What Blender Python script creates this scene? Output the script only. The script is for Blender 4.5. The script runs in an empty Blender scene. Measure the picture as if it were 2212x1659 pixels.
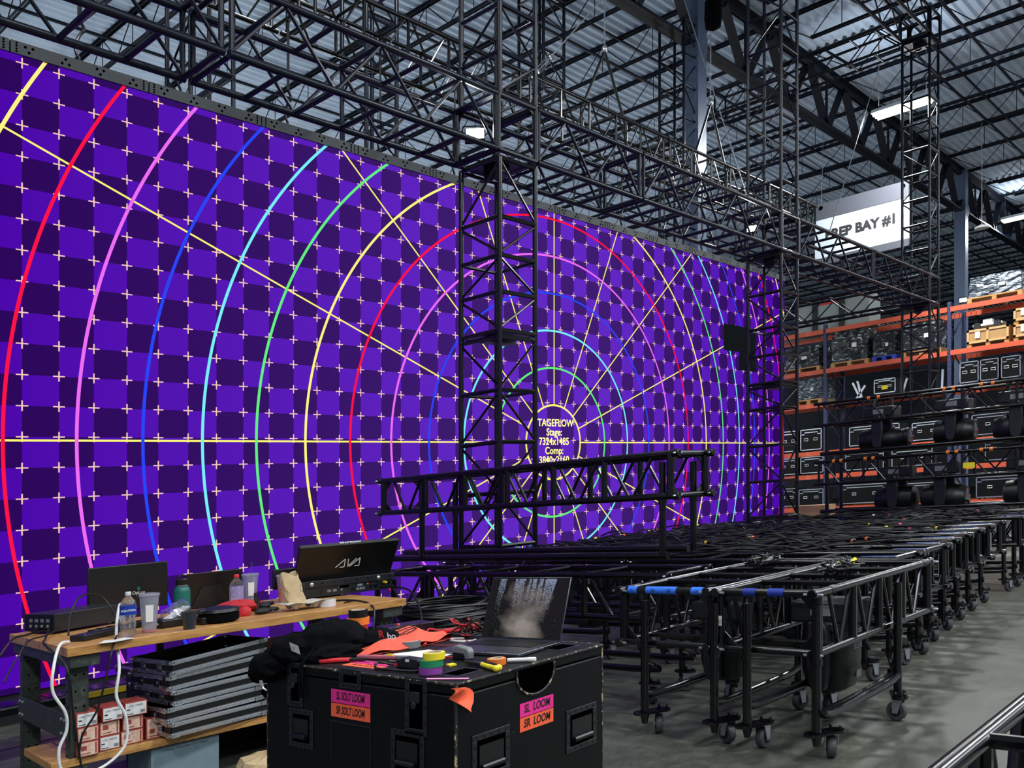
import bpy, math, random
from mathutils import Vector, Matrix
random.seed(7)
SC = bpy.context.scene
COL = SC.collection
PI = math.pi
# ------------------------------------------------------------------ place
# Building axes: X runs along the LED wall, Y across the hall towards it, h is the
# height above the slab.  The whole scene's heights are sheared down by Y_SHEAR
# towards the LED wall to match a skewed perspective, not a real slope; posts and towers stay plumb.
Y_SHEAR = 0.08865
def W(p): return Vector((p[0], p[1], p[2] - Y_SHEAR * p[1]))
# ------------------------------------------------------------------ camera
cd = bpy.data.cameras.new('camera'); cam = bpy.data.objects.new('camera', cd); COL.objects.link(cam)
cd.sensor_width = 36; cd.lens = 1983.33 / 2212 * 36; cd.shift_y = (961.54 - 829.5) / 2212
cd.clip_start = 0.05; cd.clip_end = 300
cam.location = (0, 0, 1.6); cam.rotation_euler = (PI / 2, 0, 0.73242 - PI / 2)
SC.camera = cam
# ------------------------------------------------------------------ world, exposure
wd = bpy.data.worlds.new('world'); SC.world = wd; wd.use_nodes = True
bg = wd.node_tree.nodes['Background']; bg.inputs[0].default_value = (0.50, 0.62, 0.85, 1); bg.inputs[1].default_value = 0.45
SC.view_settings.view_transform = 'Standard'; SC.view_settings.look = 'None'
SC.view_settings.exposure = 0.0; SC.view_settings.gamma = 1.0; SC.view_settings.use_curve_mapping = False
# ------------------------------------------------------------------ materials
def lin(c):
    c = c / 255.0
    return c / 12.92 if c <= 0.04045 else ((c + 0.055) / 1.055) ** 2.4
def rgb(r, g, b): return (lin(r), lin(g), lin(b), 1)
class NT:
    """tiny helper for node maths"""
    def __init__(s, m):
        m.use_nodes = True; s.t = m.node_tree; s.N = s.t.nodes; s.L = s.t.links
        s.b = s.N.get('Principled BSDF'); s.out = s.N.get('Material Output')
    def new(s, k, **kw):
        n = s.N.new(k)
        for a, v in kw.items(): setattr(n, a, v)
        return n
    def m(s, op, a, b=None, c=None):
        n = s.N.new('ShaderNodeMath'); n.operation = op
        for i, v in enumerate((a, b, c)):
            if v is None: continue
            if isinstance(v, (int, float)): n.inputs[i].default_value = v
            else: s.L.new(v, n.inputs[i])
        return n.outputs[0]
    def mix(s, f, a, b):
        n = s.N.new('ShaderNodeMix'); n.data_type = 'RGBA'
        for k, v in ((0, f), (6, a), (7, b)):
            if isinstance(v, (int, float)): n.inputs[k].default_value = v
            elif isinstance(v, tuple): n.inputs[k].default_value = v
            else: s.L.new(v, n.inputs[k])
        return n.outputs[2]
    def noise(s, scale, detail=4, rough=0.6, stretch=None):
        tc = s.N.new('ShaderNodeTexCoord'); n = s.N.new('ShaderNodeTexNoise')
        n.inputs['Scale'].default_value = scale; n.inputs['Detail'].default_value = detail; n.inputs['Roughness'].default_value = rough
        if stretch:
            mp = s.N.new('ShaderNodeMapping'); mp.inputs['Scale'].default_value = stretch
            s.L.new(tc.outputs['Object'], mp.inputs[0]); s.L.new(mp.outputs[0], n.inputs['Vector'])
        else: s.L.new(tc.outputs['Object'], n.inputs['Vector'])
        return n.outputs[0]
    def ramp(s, v, lo, hi):
        n = s.N.new('ShaderNodeMapRange'); n.inputs[1].default_value = lo; n.inputs[2].default_value = hi; s.L.new(v, n.inputs[0])
        return n.outputs[0]
    def set(s, name, v):
        i = s.b.inputs[name]
        if isinstance(v, (int, float, tuple)): i.default_value = v
        else: s.L.new(v, i)
MATS = {}
def mat(name, col, rough=0.5, metal=0.0, col2=None, nscale=20, lo=0.55, hi=0.75, bump=0, spec=None, alpha=None, trans=0, emit=0, coat=0, stretch=None, rough2=None):
    if name in MATS: return MATS[name]
    m = bpy.data.materials.new(name); n = NT(m)
    c = rgb(*col)
    n.set('Roughness', rough); n.set('Metallic', metal)
    nz = n.noise(nscale, stretch=stretch)
    if col2 is not None:
        f = n.ramp(nz, lo, hi); n.set('Base Color', n.mix(f, c, rgb(*col2)))
        if rough2 is not None: n.set('Roughness', n.m('MULTIPLY_ADD', f, rough2 - rough, rough))
    else:
        n.set('Base Color', n.mix(n.ramp(nz, 0.3, 0.7), c, tuple(x * 0.86 for x in c[:3]) + (1,)))
    if bump:
        b = n.new('ShaderNodeBump'); b.inputs['Strength'].default_value = bump; b.inputs['Distance'].default_value = 0.02
        n.L.new(nz, b.inputs['Height']); n.L.new(b.outputs[0], n.b.inputs['Normal'])
    if spec is not None: n.set('Specular IOR Level', spec)
    if trans: n.set('Transmission Weight', trans)
    if alpha is not None: n.set('Alpha', alpha)
    if coat: n.set('Coat Weight', coat)
    if emit: n.set('Emission Color', c); n.set('Emission Strength', emit)
    MATS[name] = m
    return m
M = {}
def defmats():
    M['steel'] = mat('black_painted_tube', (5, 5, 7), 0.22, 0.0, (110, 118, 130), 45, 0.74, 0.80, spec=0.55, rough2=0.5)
    M['upsteel'] = mat('black_tube_lit_blue', (13, 18, 31), 0.30, 0.0, (120, 130, 145), 40, 0.74, 0.80, spec=0.28)  # same black paint as the lower tubes, bluish roof light put into the colour
    M['roofsteel'] = mat('dark_primed_roof_steel', (12, 18, 34), 0.5, 0.0, spec=0.35)
    M['deck'] = mat('grey_corrugated_deck', (196, 214, 236), 0.6, 0.0, (212, 228, 246), 0.9, 0.3, 0.7)
    M['column'] = mat('blue_grey_column_paint', (98, 114, 140), 0.4, 0.1)
    M['alu'] = mat('brushed_aluminium', (190, 194, 200), 0.32, 0.9, (140, 144, 150), 60)
    M['chrome'] = mat('chrome_steel', (215, 218, 222), 0.16, 1.0)
    M['rubber'] = mat('black_rubber', (24, 24, 25), 0.7)
    M['greyrub'] = mat('grey_caster_tread', (60, 60, 62), 0.6)
    M['bplast'] = mat('black_plastic', (7, 8, 9), 0.42)
    M['bplast2'] = mat('charcoal_plastic', (22, 25, 29), 0.38)
    M['lens'] = mat('dark_glass_lens', (10, 12, 20), 0.05, 0.0, coat=1)
    M['cable'] = mat('black_cable_jacket', (8, 8, 9), 0.42)
    M['bfab'] = mat('black_cotton_fleece', (3, 4, 7), 0.95, spec=0.1, bump=0.3, nscale=90)
    M['wood'] = mat('laminated_maple', (196, 146, 84), 0.42, 0, (150, 102, 52), 3.0, 0.35, 0.75, stretch=(1, 14, 14), bump=0.05)
    M['wooddk'] = mat('worn_bench_top', (158, 120, 96), 0.45, 0, (120, 84, 66), 6, 0.4, 0.75)
    M['benchleg'] = mat('olive_grey_bench_steel', (62, 68, 62), 0.5, 0.4, (92, 98, 90), 30)
    M['case'] = mat('black_painted_plywood', (3, 4, 5), 0.5, 0, (64, 72, 70), 22, 0.69, 0.76, stretch=(1, 1, 5), spec=0.22)
    M['caseedge'] = mat('chipped_case_edge', (26, 27, 26), 0.6, 0, (176, 160, 124), 45, 0.56, 0.64)
    M['orange'] = mat('rack_beam_orange', (206, 84, 54), 0.5, 0, (226, 110, 70), 3)
    M['navy'] = mat('rack_upright_navy', (40, 46, 84), 0.5)
    M['wire'] = mat('galvanised_wire_deck', (150, 148, 146), 0.4, 0.6)
    M['crate'] = mat('plywood_crate', (176, 134, 84), 0.7, 0, (142, 104, 62), 6)
    M['card'] = mat('cardboard', (172, 132, 98), 0.85)
    M['wrap'] = mat('stretch_film_over_black', (34, 36, 38), 0.16, 0.25, (176, 182, 184), 7, 0.56, 0.66, bump=0.7, stretch=(1, 1, 2.2))
    M['foil'] = mat('silver_wrapped_sheets', (52, 60, 68), 0.2, 0.5, (190, 198, 205), 9, 0.52, 0.62, bump=0.5, stretch=(1, 1, 6))
    M['white'] = mat('white_plastic', (225, 225, 222), 0.45)
    M['paper'] = mat('white_paper', (232, 230, 224), 0.9)
    M['kraft'] = mat('kraft_paper_bag', (198, 172, 132), 0.85, bump=0.5, nscale=14)
    M['pulp'] = mat('moulded_pulp', (196, 190, 176), 0.95, bump=0.3, nscale=80)
    M['pink'] = mat('neon_pink_tape', (232, 40, 138), 0.6)
    M['neor'] = mat('neon_orange_tape', (250, 98, 58), 0.6)
    M['coral'] = mat('coral_cloth', (232, 92, 70), 0.9, bump=0.2, nscale=80)
    M['yellow'] = mat('yellow_tape', (236, 214, 40), 0.5)
    M['green'] = mat('green_tape', (28, 128, 84), 0.5)
    M['purple'] = mat('purple_tape', (134, 60, 146), 0.5)
    M['blue'] = mat('blue_tape', (30, 52, 150), 0.5)
    M['ltblue'] = mat('bright_blue_tape', (52, 120, 240), 0.6)
    M['tapeo'] = mat('orange_tape', (232, 120, 40), 0.5)
    M['red'] = mat('red_rubber', (206, 40, 46), 0.45)
    M['core'] = mat('cardboard_core', (210, 190, 160), 0.8)
    M['grey'] = mat('grey_plastic', (120, 122, 124), 0.5)
    M['spacegrey'] = mat('anodised_space_grey', (92, 94, 102), 0.34, 0.8)
    M['ink'] = mat('black_marker_ink', (18, 12, 16), 0.8)
    M['teal'] = mat('teal_powder_coat', (12, 98, 88), 0.4)
    M['clear'] = mat('clear_plastic', (235, 240, 245), 0.06, 0, trans=0.92, alpha=0.55)
    M['frost'] = mat('frosted_cup_plastic', (205, 210, 222), 0.25, 0, trans=0.6, alpha=0.5)
    M['pinkliq'] = mat('pink_drink', (225, 70, 84), 0.25, 0, alpha=0.85)
    M['aqlabel'] = mat('deep_blue_label', (18, 58, 160), 0.4)
    M['signgrey'] = mat('dark_grey_sign_band', (62, 64, 72), 0.6)
    M['signwhite'] = mat('white_sign_face', (168, 178, 184), 0.6)
    M['cont'] = mat('pale_grey_panel', (148, 154, 150), 0.5)
    M['palletblue'] = mat('blue_pallet_plastic', (36, 60, 170), 0.5)
    M['header'] = mat('grey_header_plate', (50, 54, 57), 0.5, 0.3)
    M['hole'] = mat('dark_hole', (2, 2, 2), 1.0, spec=0.0)
    M['redbox'] = mat('red_brown_carton', (158, 62, 52), 0.7)
    M['boxface'] = mat('pale_carton_label', (222, 190, 168), 0.7, 0, (200, 160, 138), 60, 0.45, 0.6)
    M['skin'] = mat('black_skirt', (12, 14, 15), 0.6)
    M['glowwhite'] = mat('lamp_lens_white', (255, 255, 246), 0.5, emit=30)
    M['glowsoft'] = mat('tube_lamp_white', (255, 252, 225), 0.5, emit=14)
    M['ledblue'] = mat('blue_status_led', (60, 60, 255), 0.5, emit=2)
    M['ledred'] = mat('red_status_led', (255, 50, 40), 0.5, emit=2)
    M['olive'] = mat('olive_cloth', (70, 72, 60), 0.9)
    M['yelbar'] = mat('yellow_strip', (190, 160, 20), 0.6)
    M['palebl'] = mat('pale_blue_carton', (112, 134, 142), 0.7)
defmats()
# ------------------------------------------------------------------ mesh builder
class MB:
    def __init__(s, X=None): s.v = []; s.f = []; s.X = X
    def add(s, vs, fs):
        o = len(s.v)
        s.v += [Vector(v) for v in vs]; s.f += [tuple(i + o for i in f) for f in fs]; return s
    def tube(s, p, q, r, n=8, r2=None):
        p = Vector(p); q = Vector(q); d = q - p
        if d.length < 1e-6: return s
        d.normalize(); a = d.orthogonal().normalized(); b = d.cross(a); r2 = r if r2 is None else r2
        vs = []
        for c, rr in ((p, r), (q, r2)):
            for i in range(n):
                t = 2 * PI * (i + .5) / n; vs.append(c + (a * math.cos(t) + b * math.sin(t)) * rr)
        fs = [(i, (i + 1) % n, n + (i + 1) % n, n + i) for i in range(n)] + [tuple(range(n - 1, -1, -1)), tuple(range(n, 2 * n))]
        return s.add(vs, fs)
    def path(s, pts, r, n=6, closed=False, sub=0):
        pts = [Vector(p) for p in pts]
        if sub:
            out = []; m = len(pts); rng = m if closed else m - 1
            for i in range(rng):
                p0 = pts[(i - 1) % m] if (closed or i > 0) else pts[i]; p1 = pts[i]; p2 = pts[(i + 1) % m]
                p3 = pts[(i + 2) % m] if (closed or i + 2 < m) else p2
                for k in range(sub):
                    t = k / sub
                    out.append(0.5 * ((2 * p1) + (p2 - p0) * t + (2 * p0 - 5 * p1 + 4 * p2 - p3) * t * t + (3 * p1 - p0 - 3 * p2 + p3) * t ** 3))
            if not closed: out.append(pts[-1])
            pts = out
        m = len(pts); vs = []; prev = None
        for i, p in enumerate(pts):
            t = (pts[(i + 1) % m] - pts[i - 1]) if closed else (pts[min(i + 1, m - 1)] - pts[max(i - 1, 0)])
            if t.length < 1e-9: t = Vector((0, 0, 1))
            t.normalize()
            a = t.orthogonal().normalized() if prev is None else (prev - t * prev.dot(t))
            if a.length < 1e-5: a = t.orthogonal()
            a.normalize(); prev = a; b = t.cross(a)
            for k in range(n):
                u = 2 * PI * k / n; vs.append(p + (a * math.cos(u) + b * math.sin(u)) * r)
        fs = []
        for i in range(m if closed else m - 1):
            j = (i + 1) % m
            for k in range(n): fs.append((i * n + k, i * n + (k + 1) % n, j * n + (k + 1) % n, j * n + k))
        if not closed: fs += [tuple(range(n - 1, -1, -1)), tuple(range((m - 1) * n, m * n))]
        return s.add(vs, fs)
    def box(s, lo, hi):
        x0, y0, z0 = lo; x1, y1, z1 = hi
        return s.add([(x0, y0, z0), (x1, y0, z0), (x1, y1, z0), (x0, y1, z0), (x0, y0, z1), (x1, y0, z1), (x1, y1, z1), (x0, y1, z1)],
                     [(0, 3, 2, 1), (4, 5, 6, 7), (0, 1, 5, 4), (1, 2, 6, 5), (2, 3, 7, 6), (3, 0, 4, 7)])
    def bar(s, p, q, w, t, up=(0, 0, 1)):
        """rectangular bar from p to q, w wide sideways, t thick along up"""
        p = Vector(p); q = Vector(q); d = (q - p).normalized(); u = Vector(up); sd = d.cross(u)
        if sd.length < 1e-4: sd = d.orthogonal()
        sd.normalize(); u = sd.cross(d); vs = []
        for c in (p, q):
            for a, b in ((-1, -1), (1, -1), (1, 1), (-1, 1)): vs.append(c + sd * (a * w / 2) + u * (b * t / 2))
        return s.add(vs, [(3, 2, 1, 0), (4, 5, 6, 7), (0, 1, 5, 4), (1, 2, 6, 5), (2, 3, 7, 6), (3, 0, 4, 7)])
    def plate(s, pts, nrm, t):
        """polygon pts given thickness t along nrm"""
        n = Vector(nrm).normalized() * t; k = len(pts); P = [Vector(p) for p in pts]
        return s.add(P + [p + n for p in P], [tuple(range(k - 1, -1, -1)), tuple(range(k, 2 * k))] + [(i, (i + 1) % k, k + (i + 1) % k, k + i) for i in range(k)])
    def lathe(s, prof, c=(0, 0, 0), n=20, axis=(0, 0, 1), cap=True):
        c = Vector(c); ax = Vector(axis).normalized(); a = ax.orthogonal().normalized() if abs(ax.z) < .99 else Vector((1, 0, 0)); b = ax.cross(a); vs = []; m = len(prof)
        for r, z in prof:
            for i in range(n):
                t = 2 * PI * i / n; vs.append(c + ax * z + (a * math.cos(t) + b * math.sin(t)) * r)
        fs = [(j * n + i, j * n + (i + 1) % n, (j + 1) * n + (i + 1) % n, (j + 1) * n + i) for j in range(m - 1) for i in range(n)]
        if cap: fs += [tuple(range(n - 1, -1, -1)), tuple(range((m - 1) * n, m * n))]
        return s.add(vs, fs)
    def disc(s, c, nrm, r, n=14, t=0.002):
        return s.lathe([(r, 0), (r, t)], c, n, nrm)
    def grid(s, fn, nu, nv, wrapu=False):
        vs = [fn(i / (nu if wrapu else nu - 1), j / (nv - 1)) for j in range(nv) for i in range(nu)]; fs = []
        for j in range(nv - 1):
            for i in range(nu if wrapu else nu - 1):
                k = (i + 1) % nu; fs.append((j * nu + i, j * nu + k, (j + 1) * nu + k, (j + 1) * nu + i))
        return s.add(vs, fs)
    def pts(s): return [(s.X @ v) if s.X else v for v in s.v]
def smooth(me, ang=38):
    me.polygons.foreach_set('use_smooth', [True] * len(me.polygons))
    me.set_sharp_from_angle(angle=math.radians(ang)); me.update()
def build(name, mb, m, parent=None, origin=None, bevel=0, flat=False):
    """mb holds building coordinates; links ONE mesh object"""
    P = mb.pts()
    if parent is not None: o0 = parent['_o']
    else:
        if origin is None:
            xs = [p.x for p in P]; ys = [p.y for p in P]; zs = [p.z for p in P]
            origin = ((min(xs) + max(xs)) / 2, (min(ys) + max(ys)) / 2, min(zs))
        o0 = W(origin)
    o0 = Vector(o0)
    me = bpy.data.meshes.new(name); me.from_pydata([W(p) - o0 for p in P], [], mb.f); me.update()
    if not flat: smooth(me)
    me.materials.append(M[m] if isinstance(m, str) else m)
    ob = bpy.data.objects.new(name, me); COL.objects.link(ob)
    if parent is not None: ob.parent = parent['_e']
    else: ob.location = o0
    if bevel:
        b = ob.modifiers.new('bevel', 'BEVEL'); b.width = bevel; b.segments = 2; b.limit_method = 'ANGLE'
    return ob
def tag(o, label, cat, group=None, kind=None):
    o['label'] = label; o['category'] = cat
    if group: o['group'] = group
    if kind: o['kind'] = kind
    return o
def struct(o): o['kind'] = 'structure'; return o
def thing(name, label, cat, at, group=None, kind=None):
    e = bpy.data.objects.new(name, None); COL.objects.link(e); e.location = W(at); e.empty_display_size = 0.1
    tag(e, label, cat, group, kind)
    return {'_e': e, '_o': tuple(W(at))}
def sub(ob, par): return {'_e': ob, '_o': par['_o']}      # handle for sub-parts (same origin)
def one(name, mb, m, label, cat, group=None, bevel=0, kind=None, origin=None):
    return tag(build(name, mb, m, origin=origin, bevel=bevel), label, cat, group, kind)
def dup(t, d, label=None, group=None):
    """copy of a thing moved by d in building coordinates"""
    src = t['_e']; dv = Vector((d[0], d[1], d[2] - Y_SHEAR * d[1]))
    def cp(o, par):
        c = o.copy(); COL.objects.link(c)
        if par is not None: c.parent = par
        else: c.location = o.location + dv
        for ch in o.children: cp(ch, c)
        return c
    r = cp(src, None)
    if label: r['label'] = label
    if group: r['group'] = group
    return {'_e': r, '_o': tuple(Vector(t['_o']) + dv)}
def text(s, at, right, up, size, m, parent=None, name='lettering', sx=1.0, bold=0.0, center=True, thick=0.0008, label=None, shear=0, lift=None):
    cu = bpy.data.curves.new('txt', 'FONT'); cu.body = s; cu.size = 1; cu.offset = bold; cu.resolution_u = 3; cu.shear = shear; cu.space_line = 0.92
    if center: cu.align_x = 'CENTER'
    t = bpy.data.objects.new('txt', cu); COL.objects.link(t)
    dg = bpy.context.evaluated_depsgraph_get(); me = bpy.data.meshes.new_from_object(t.evaluated_get(dg))
    vs = [v.co.copy() for v in me.vertices]; fs = [tuple(p.vertices) for p in me.polygons]
    bpy.data.objects.remove(t); bpy.data.curves.remove(cu); bpy.data.meshes.remove(me)
    R = Vector(right).normalized(); U = Vector(up).normalized(); n = R.cross(U).normalized(); at = Vector(at)
    k = size / 0.73
    mb = MB(); mb.add([at + R * (v.x * k * sx) + U * (v.y * k) + n * thick for v in vs], fs)
    ob = build(name, mb, m, parent, flat=True)
    if label: ob['label'] = label
    return ob
def loc(x, y, h, rz=0, rx=0, ry=0):
    return Matrix.Translation((x, y, h)) @ Matrix.Rotation(rz, 4, 'Z') @ Matrix.Rotation(ry, 4, 'Y') @ Matrix.Rotation(rx, 4, 'X')
# ================================================================== SHELL
def shell():
    mb = MB(); mb.add([(-14, -14, 0), (90, -14, 0), (90, 30, 0), (-14, 30, 0)], [(0, 1, 2, 3)])
    fm = bpy.data.materials.new('sealed_concrete'); n = NT(fm)
    a = n.ramp(n.noise(0.9, 8, 0.62), 0.35, 0.7); b = n.ramp(n.noise(5.5, 10, 0.78, (1, 1.5, 1)), 0.42, 0.78)
    c = n.mix(a, rgb(48, 50, 43), rgb(84, 86, 76)); c = n.mix(n.m('MULTIPLY', b, 0.5), c, rgb(116, 118, 106))
    c = n.mix(n.ramp(n.noise(30, 3), 0.72, 0.78), c, rgb(40, 40, 38))
    n.set('Base Color', c); n.set('Roughness', n.m('MULTIPLY_ADD', b, 0.12, 0.42)); n.set('Specular IOR Level', 0.45)
    struct(build('floor', mb, fm, flat=True))
    # corrugated roof deck: ribs run along X
    mb = MB(); y = -14.0; prof = []
    while y < 30:
        prof += [(y, 11.34), (y + .065, 11.34), (y + .10, 11.40), (y + .165, 11.40)]; y += 0.20
    vs = []; fs = []
    for (yy, hh) in prof: vs += [(-14, yy, hh), (90, yy, hh)]
    for i in range(len(prof) - 1): fs.append((2 * i, 2 * i + 1, 2 * i + 3, 2 * i + 2))
    mb.add(vs, fs); struct(build('ceiling', mb, 'deck', flat=True))
    wm = mat('painted_block_wall', (112, 116, 122), 0.8, 0, (96, 100, 106), 2)
    struct(build('wall_left', MB().box((-14, 30, 0), (90, 30.2, 11.5)), wm))
    struct(build('wall_back', MB().box((90, -14, 0), (90.2, 30, 11.5)), wm))
shell()
# columns
def column(x, label):
    t = thing('steel_column', label, 'column', (x, 9, 0))
    y0, y1 = 8.83, 9.17
    build('shaft', MB().box((x - .16, y0, 0), (x + .16, y1, 11.2)), 'column', t, bevel=.012)
    build('splice_plate', MB().box((x - .175, y0 - .01, 9.75), (x + .175, y1 + .01, 10.05)), 'column', t)
    build('base_plate', MB().box((x - .22, y0 - .06, 0), (x + .22, y1 + .06, .03)), 'column', t)
column(15.14, 'blue-grey steel column rising behind the LED wall')
column(31.6, 'blue-grey steel column standing right of the hanging white sign')
column(48.0, 'blue-grey steel column far back at the right edge, beyond the racks')
# girder over the columns
def girder():
    t = thing('roof_girder', 'deep dark lattice girder carried by the blue-grey columns', 'girder', (0, 9, 9.9))
    for s in (-1, 1):
        build('top_chord', MB().box((-10, 9 + s * .03 - .012, 11.04), (88, 9 + s * .03 + .012, 11.24)).box((-10, 9 + min(0, s) * .14, 11.22), (88, 9 + max(0, s) * .14, 11.24)), 'roofsteel', t)
        build('bottom_chord', MB().box((-10, 9 + s * .03 - .01, 9.88), (88, 9 + s * .03 + .01, 10.02)).box((-10, 9 + min(0, s) * .13, 9.88), (88, 9 + max(0, s) * .13, 9.90)), 'roofsteel', t)
    for k in range(30):
        x = -4 + 2 * k + .15
        for s in (-1, 1):
            mb = MB(); mb.bar((x - .08 * -s, 9 - .05, 11.1), (x + s * .92, 9 - .05, 9.95), .012, .10, (0, 1, 0)); mb.bar((x + s * .08, 9 + .05, 11.1), (x + s * .92, 9 + .05, 9.95), .012, .10, (0, 1, 0))
            build('web_member', mb, 'roofsteel', t)
        if k % 2 == 0: build('web_post', MB().bar((x + 1, 9, 11.1), (x + 1, 9, 9.95), .05, .05, (0, 1, 0)), 'roofsteel', t)
girder()
def joists():
    G = 'open-web roof joists under the deck'
    L = 'thin dark open-web joist running across under the corrugated deck'
    proto = None
    for seg, (ya, yb) in enumerate(((-7, 8.95), (9.05, 25))):
        x = 0.15
        t = thing('roof_joist', L, 'joist', (x, ya, 10.6), G)
        tc = MB(); bc = MB()
        for s in (-1, 1):
            tc.box((x + s * .035 - .006, ya, 11.27), (x + s * .035 + .006, yb, 11.335)).box((x + min(s, 0) * .07, ya, 11.325), (x + max(s, 0) * .07, yb, 11.335))
            bc.box((x + s * .03 - .006, ya + .9, 10.66), (x + s * .03 + .006, yb - .9, 10.72))
        build('top_chord', tc, 'roofsteel', t); build('bottom_chord', bc, 'roofsteel', t)
        wb = MB(); n = 11; st = (yb - ya - 1.8) / n
        wb.tube((x, ya + .1, 11.28), (x, ya + .9, 10.69), .012, 5); wb.tube((x, yb - .1, 11.28), (x, yb - .9, 10.69), .012, 5)
        for i in range(n):
            y0 = ya + .9 + i * st
            wb.tube((x, y0, 10.69), (x, y0 + st / 2, 11.3), .0115, 5).tube((x, y0 + st / 2, 11.3), (x, y0 + st, 10.69), .0115, 5)
            wb.tube((x, y0 + st / 2, 11.3), (x, y0 + st / 2, 10.69), .009, 5)
        build('web', wb, 'roofsteel', t)
        for k in range(1, 41): dup(t, (2 * k, 0, 0))
joists()
def bridging():
    for i, y in enumerate((-4, -1, 2, 4.6, 6.8, 11.4, 14, 17, 20)):
        one('roof_bridging', MB().bar((-12, y, 10.67), (88, y, 10.67), .045, .045).bar((-12, y, 11.26), (88, y, 11.26), .04, .04), 'roofsteel',
            'long thin dark bridging angles tying the roof joists together lengthwise', 'bridging', 'bridging lines between the joists')
    for y, h, r in ((5.6, 10.52, .03), (12.6, 10.5, .03)):
        one('sprinkler_pipe', MB().tube((-12, y, h), (88, y, h), r, 8), 'roofsteel', 'dark sprinkler pipe running lengthwise below the joists', 'pipe', 'sprinkler pipes')
bridging()
# high-bay lamps
def highbays():
    x, y, h = 20.45, 7.02, 9.52
    t = thing('high_bay_light', 'bright long high-bay light glowing beside the right-hand tower', 'light', (x, y, h))
    hs = MB(); hs.plate([(x - .24, y - .60, h + .02), (x + .24, y - .60, h + .02), (x + .15, y - .60, h + .12), (x - .15, y - .60, h + .12)], (0, 1, 0), 1.20)
    build('housing', hs, 'white', t)
    for s in (-1, 0, 1): build('lamp_tube', MB().tube((x + s * .14, y - .57, h - .005), (x + s * .14, y + .57, h - .005), .032, 8), 'glowsoft', t)
    for s in (-.5, .5): build('hanger', MB().tube((x, y + s, h + .1), (x, y + s, 11.2), .006, 5), 'alu', t)
    def lamp(xx, yy, e=700, hh=10.1, size=1.3):
        l = bpy.data.lights.new('high_bay_lamp', 'AREA'); l.shape = 'RECTANGLE'; l.size = .5; l.size_y = size; l.energy = e; l.color = (0.93, 0.97, 1.0)
        o = bpy.data.objects.new('high_bay_lamp', l); COL.objects.link(o); o.location = W((xx, yy, hh - .06))
        u = bpy.data.lights.new('deck_fill_uplight', 'AREA'); u.shape = 'RECTANGLE'; u.size = .4; u.size_y = size; u.energy = e * .03; u.color = l.color   # added upward fill to brighten the roof deck
        q = bpy.data.objects.new('deck_fill_uplight', u); COL.objects.link(q); q.location = W((xx, yy, hh + .2)); q.rotation_euler = (PI, 0, 0); return o
    lamp(x, y, 900, 9.5)
    dup(t, (35.2 - x, 8.1 - y, 10.15 - h), 'bright high-bay light at the far right edge of the picture'); lamp(35.6, 8.1, 900)
    i = 0
    for X in (-4, 4, 12, 20, 29, 38):  # unseen rows, added to light the hall and roof
        for Y in (-1.5, -9):
            dup(t, (X - x, Y - y, 0), 'added high-bay light in rows over the aisle, unseen, there to light the hall', 'added unseen high-bay lights over the aisle'); lamp(X, Y, 620, 9.5)
    for X in (0, 7):  # two more unseen lamps, made up to light the wall end
        dup(t, (X - x, .58, 0), 'added unseen high-bay light over the LED wall end of the hall', 'added unseen high-bay lights over the wall end'); lamp(X, 7.6, 200, 9.5)
highbays()
def fill_balloons():  # unseen lamps added behind the wall only to brighten the roof deck
    G = 'added fill balloon lights, unseen behind the LED wall'
    m = mat('fill_balloon_fabric', (255, 252, 244), .8, emit=3)
    t = None
    for x, y in ((1, 13.5), (7, 13.5), (12, 16), (19.5, 16), (27, 16), (4, 20.5), (11, 20.5), (18, 21), (25, 22)):
        if t is None:
            o = (x, y); t = thing('fill_balloon', 'added fill light shaped as a balloon lamp on a tripod, unseen behind the LED wall', 'light', (x, y, 0), G)
            build('balloon', MB().lathe([(.02, -.22), (.25, -.15), (.36, 0), (.25, .15), (.02, .22)], (x, y, 4.2), 20), m, t)
            build('mast', MB().tube((x, y, .4), (x, y, 4.0), .02, 8), 'alu', t)
            for k in range(3): build('leg', MB().tube((x, y, .8), (x + .5 * math.cos(2.1 * k), y + .5 * math.sin(2.1 * k), .01), .014, 6), 'alu', t)
        else: dup(t, (x - o[0], y - o[1], 0))
        l = bpy.data.lights.new('fill_balloon_lamp', 'POINT'); l.energy = 240; l.shadow_soft_size = .4; l.color = (.92, .97, 1)
        q = bpy.data.objects.new('fill_balloon_lamp', l); COL.objects.link(q); q.location = W((x, y, 4.75))
fill_balloons()
# hanging sign
def sign():
    x = 22.0; y0, y1 = 7.40, 9.66
    t = thing('hanging_sign', 'white hanging bay sign with dark bands reading PREP BAY #1', 'sign', (x, 8.5, 6.9))
    build('panel', MB().box((x, y0, 7.06), (x + .05, y1, 8.02)), 'signwhite', t)
    build('top_band', MB().box((x - .01, y0, 8.02), (x + .06, y1, 8.41)), 'signgrey', t)
    build('bottom_band', MB().box((x - .01, y0, 6.89), (x + .06, y1, 7.06)), 'signgrey', t)
    text('PREP BAY #1', (x - .004, 8.53, 7.50), (0, -1, 0), (0, 0, 1), .225, 'ink', t, sx=1.0, bold=.05, thick=.002)
    for y in (7.55, 9.5): build('hanging_wire', MB().tube((x + .02, y, 8.4), (x + .15, y, 10.70), .006, 5), 'alu', t)
    build('grommet', MB().lathe([(.05, 0), (.05, .01), (.03, .012)], (x - .012, 9.5, 8.3), 14, (-1, 0, 0)), 'hole', t)
    build('grommet', MB().lathe([(.05, 0), (.05, .01), (.03, .012)], (x - .012, 7.52, 8.3), 14, (-1, 0, 0)), 'hole', t)
sign()
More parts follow.
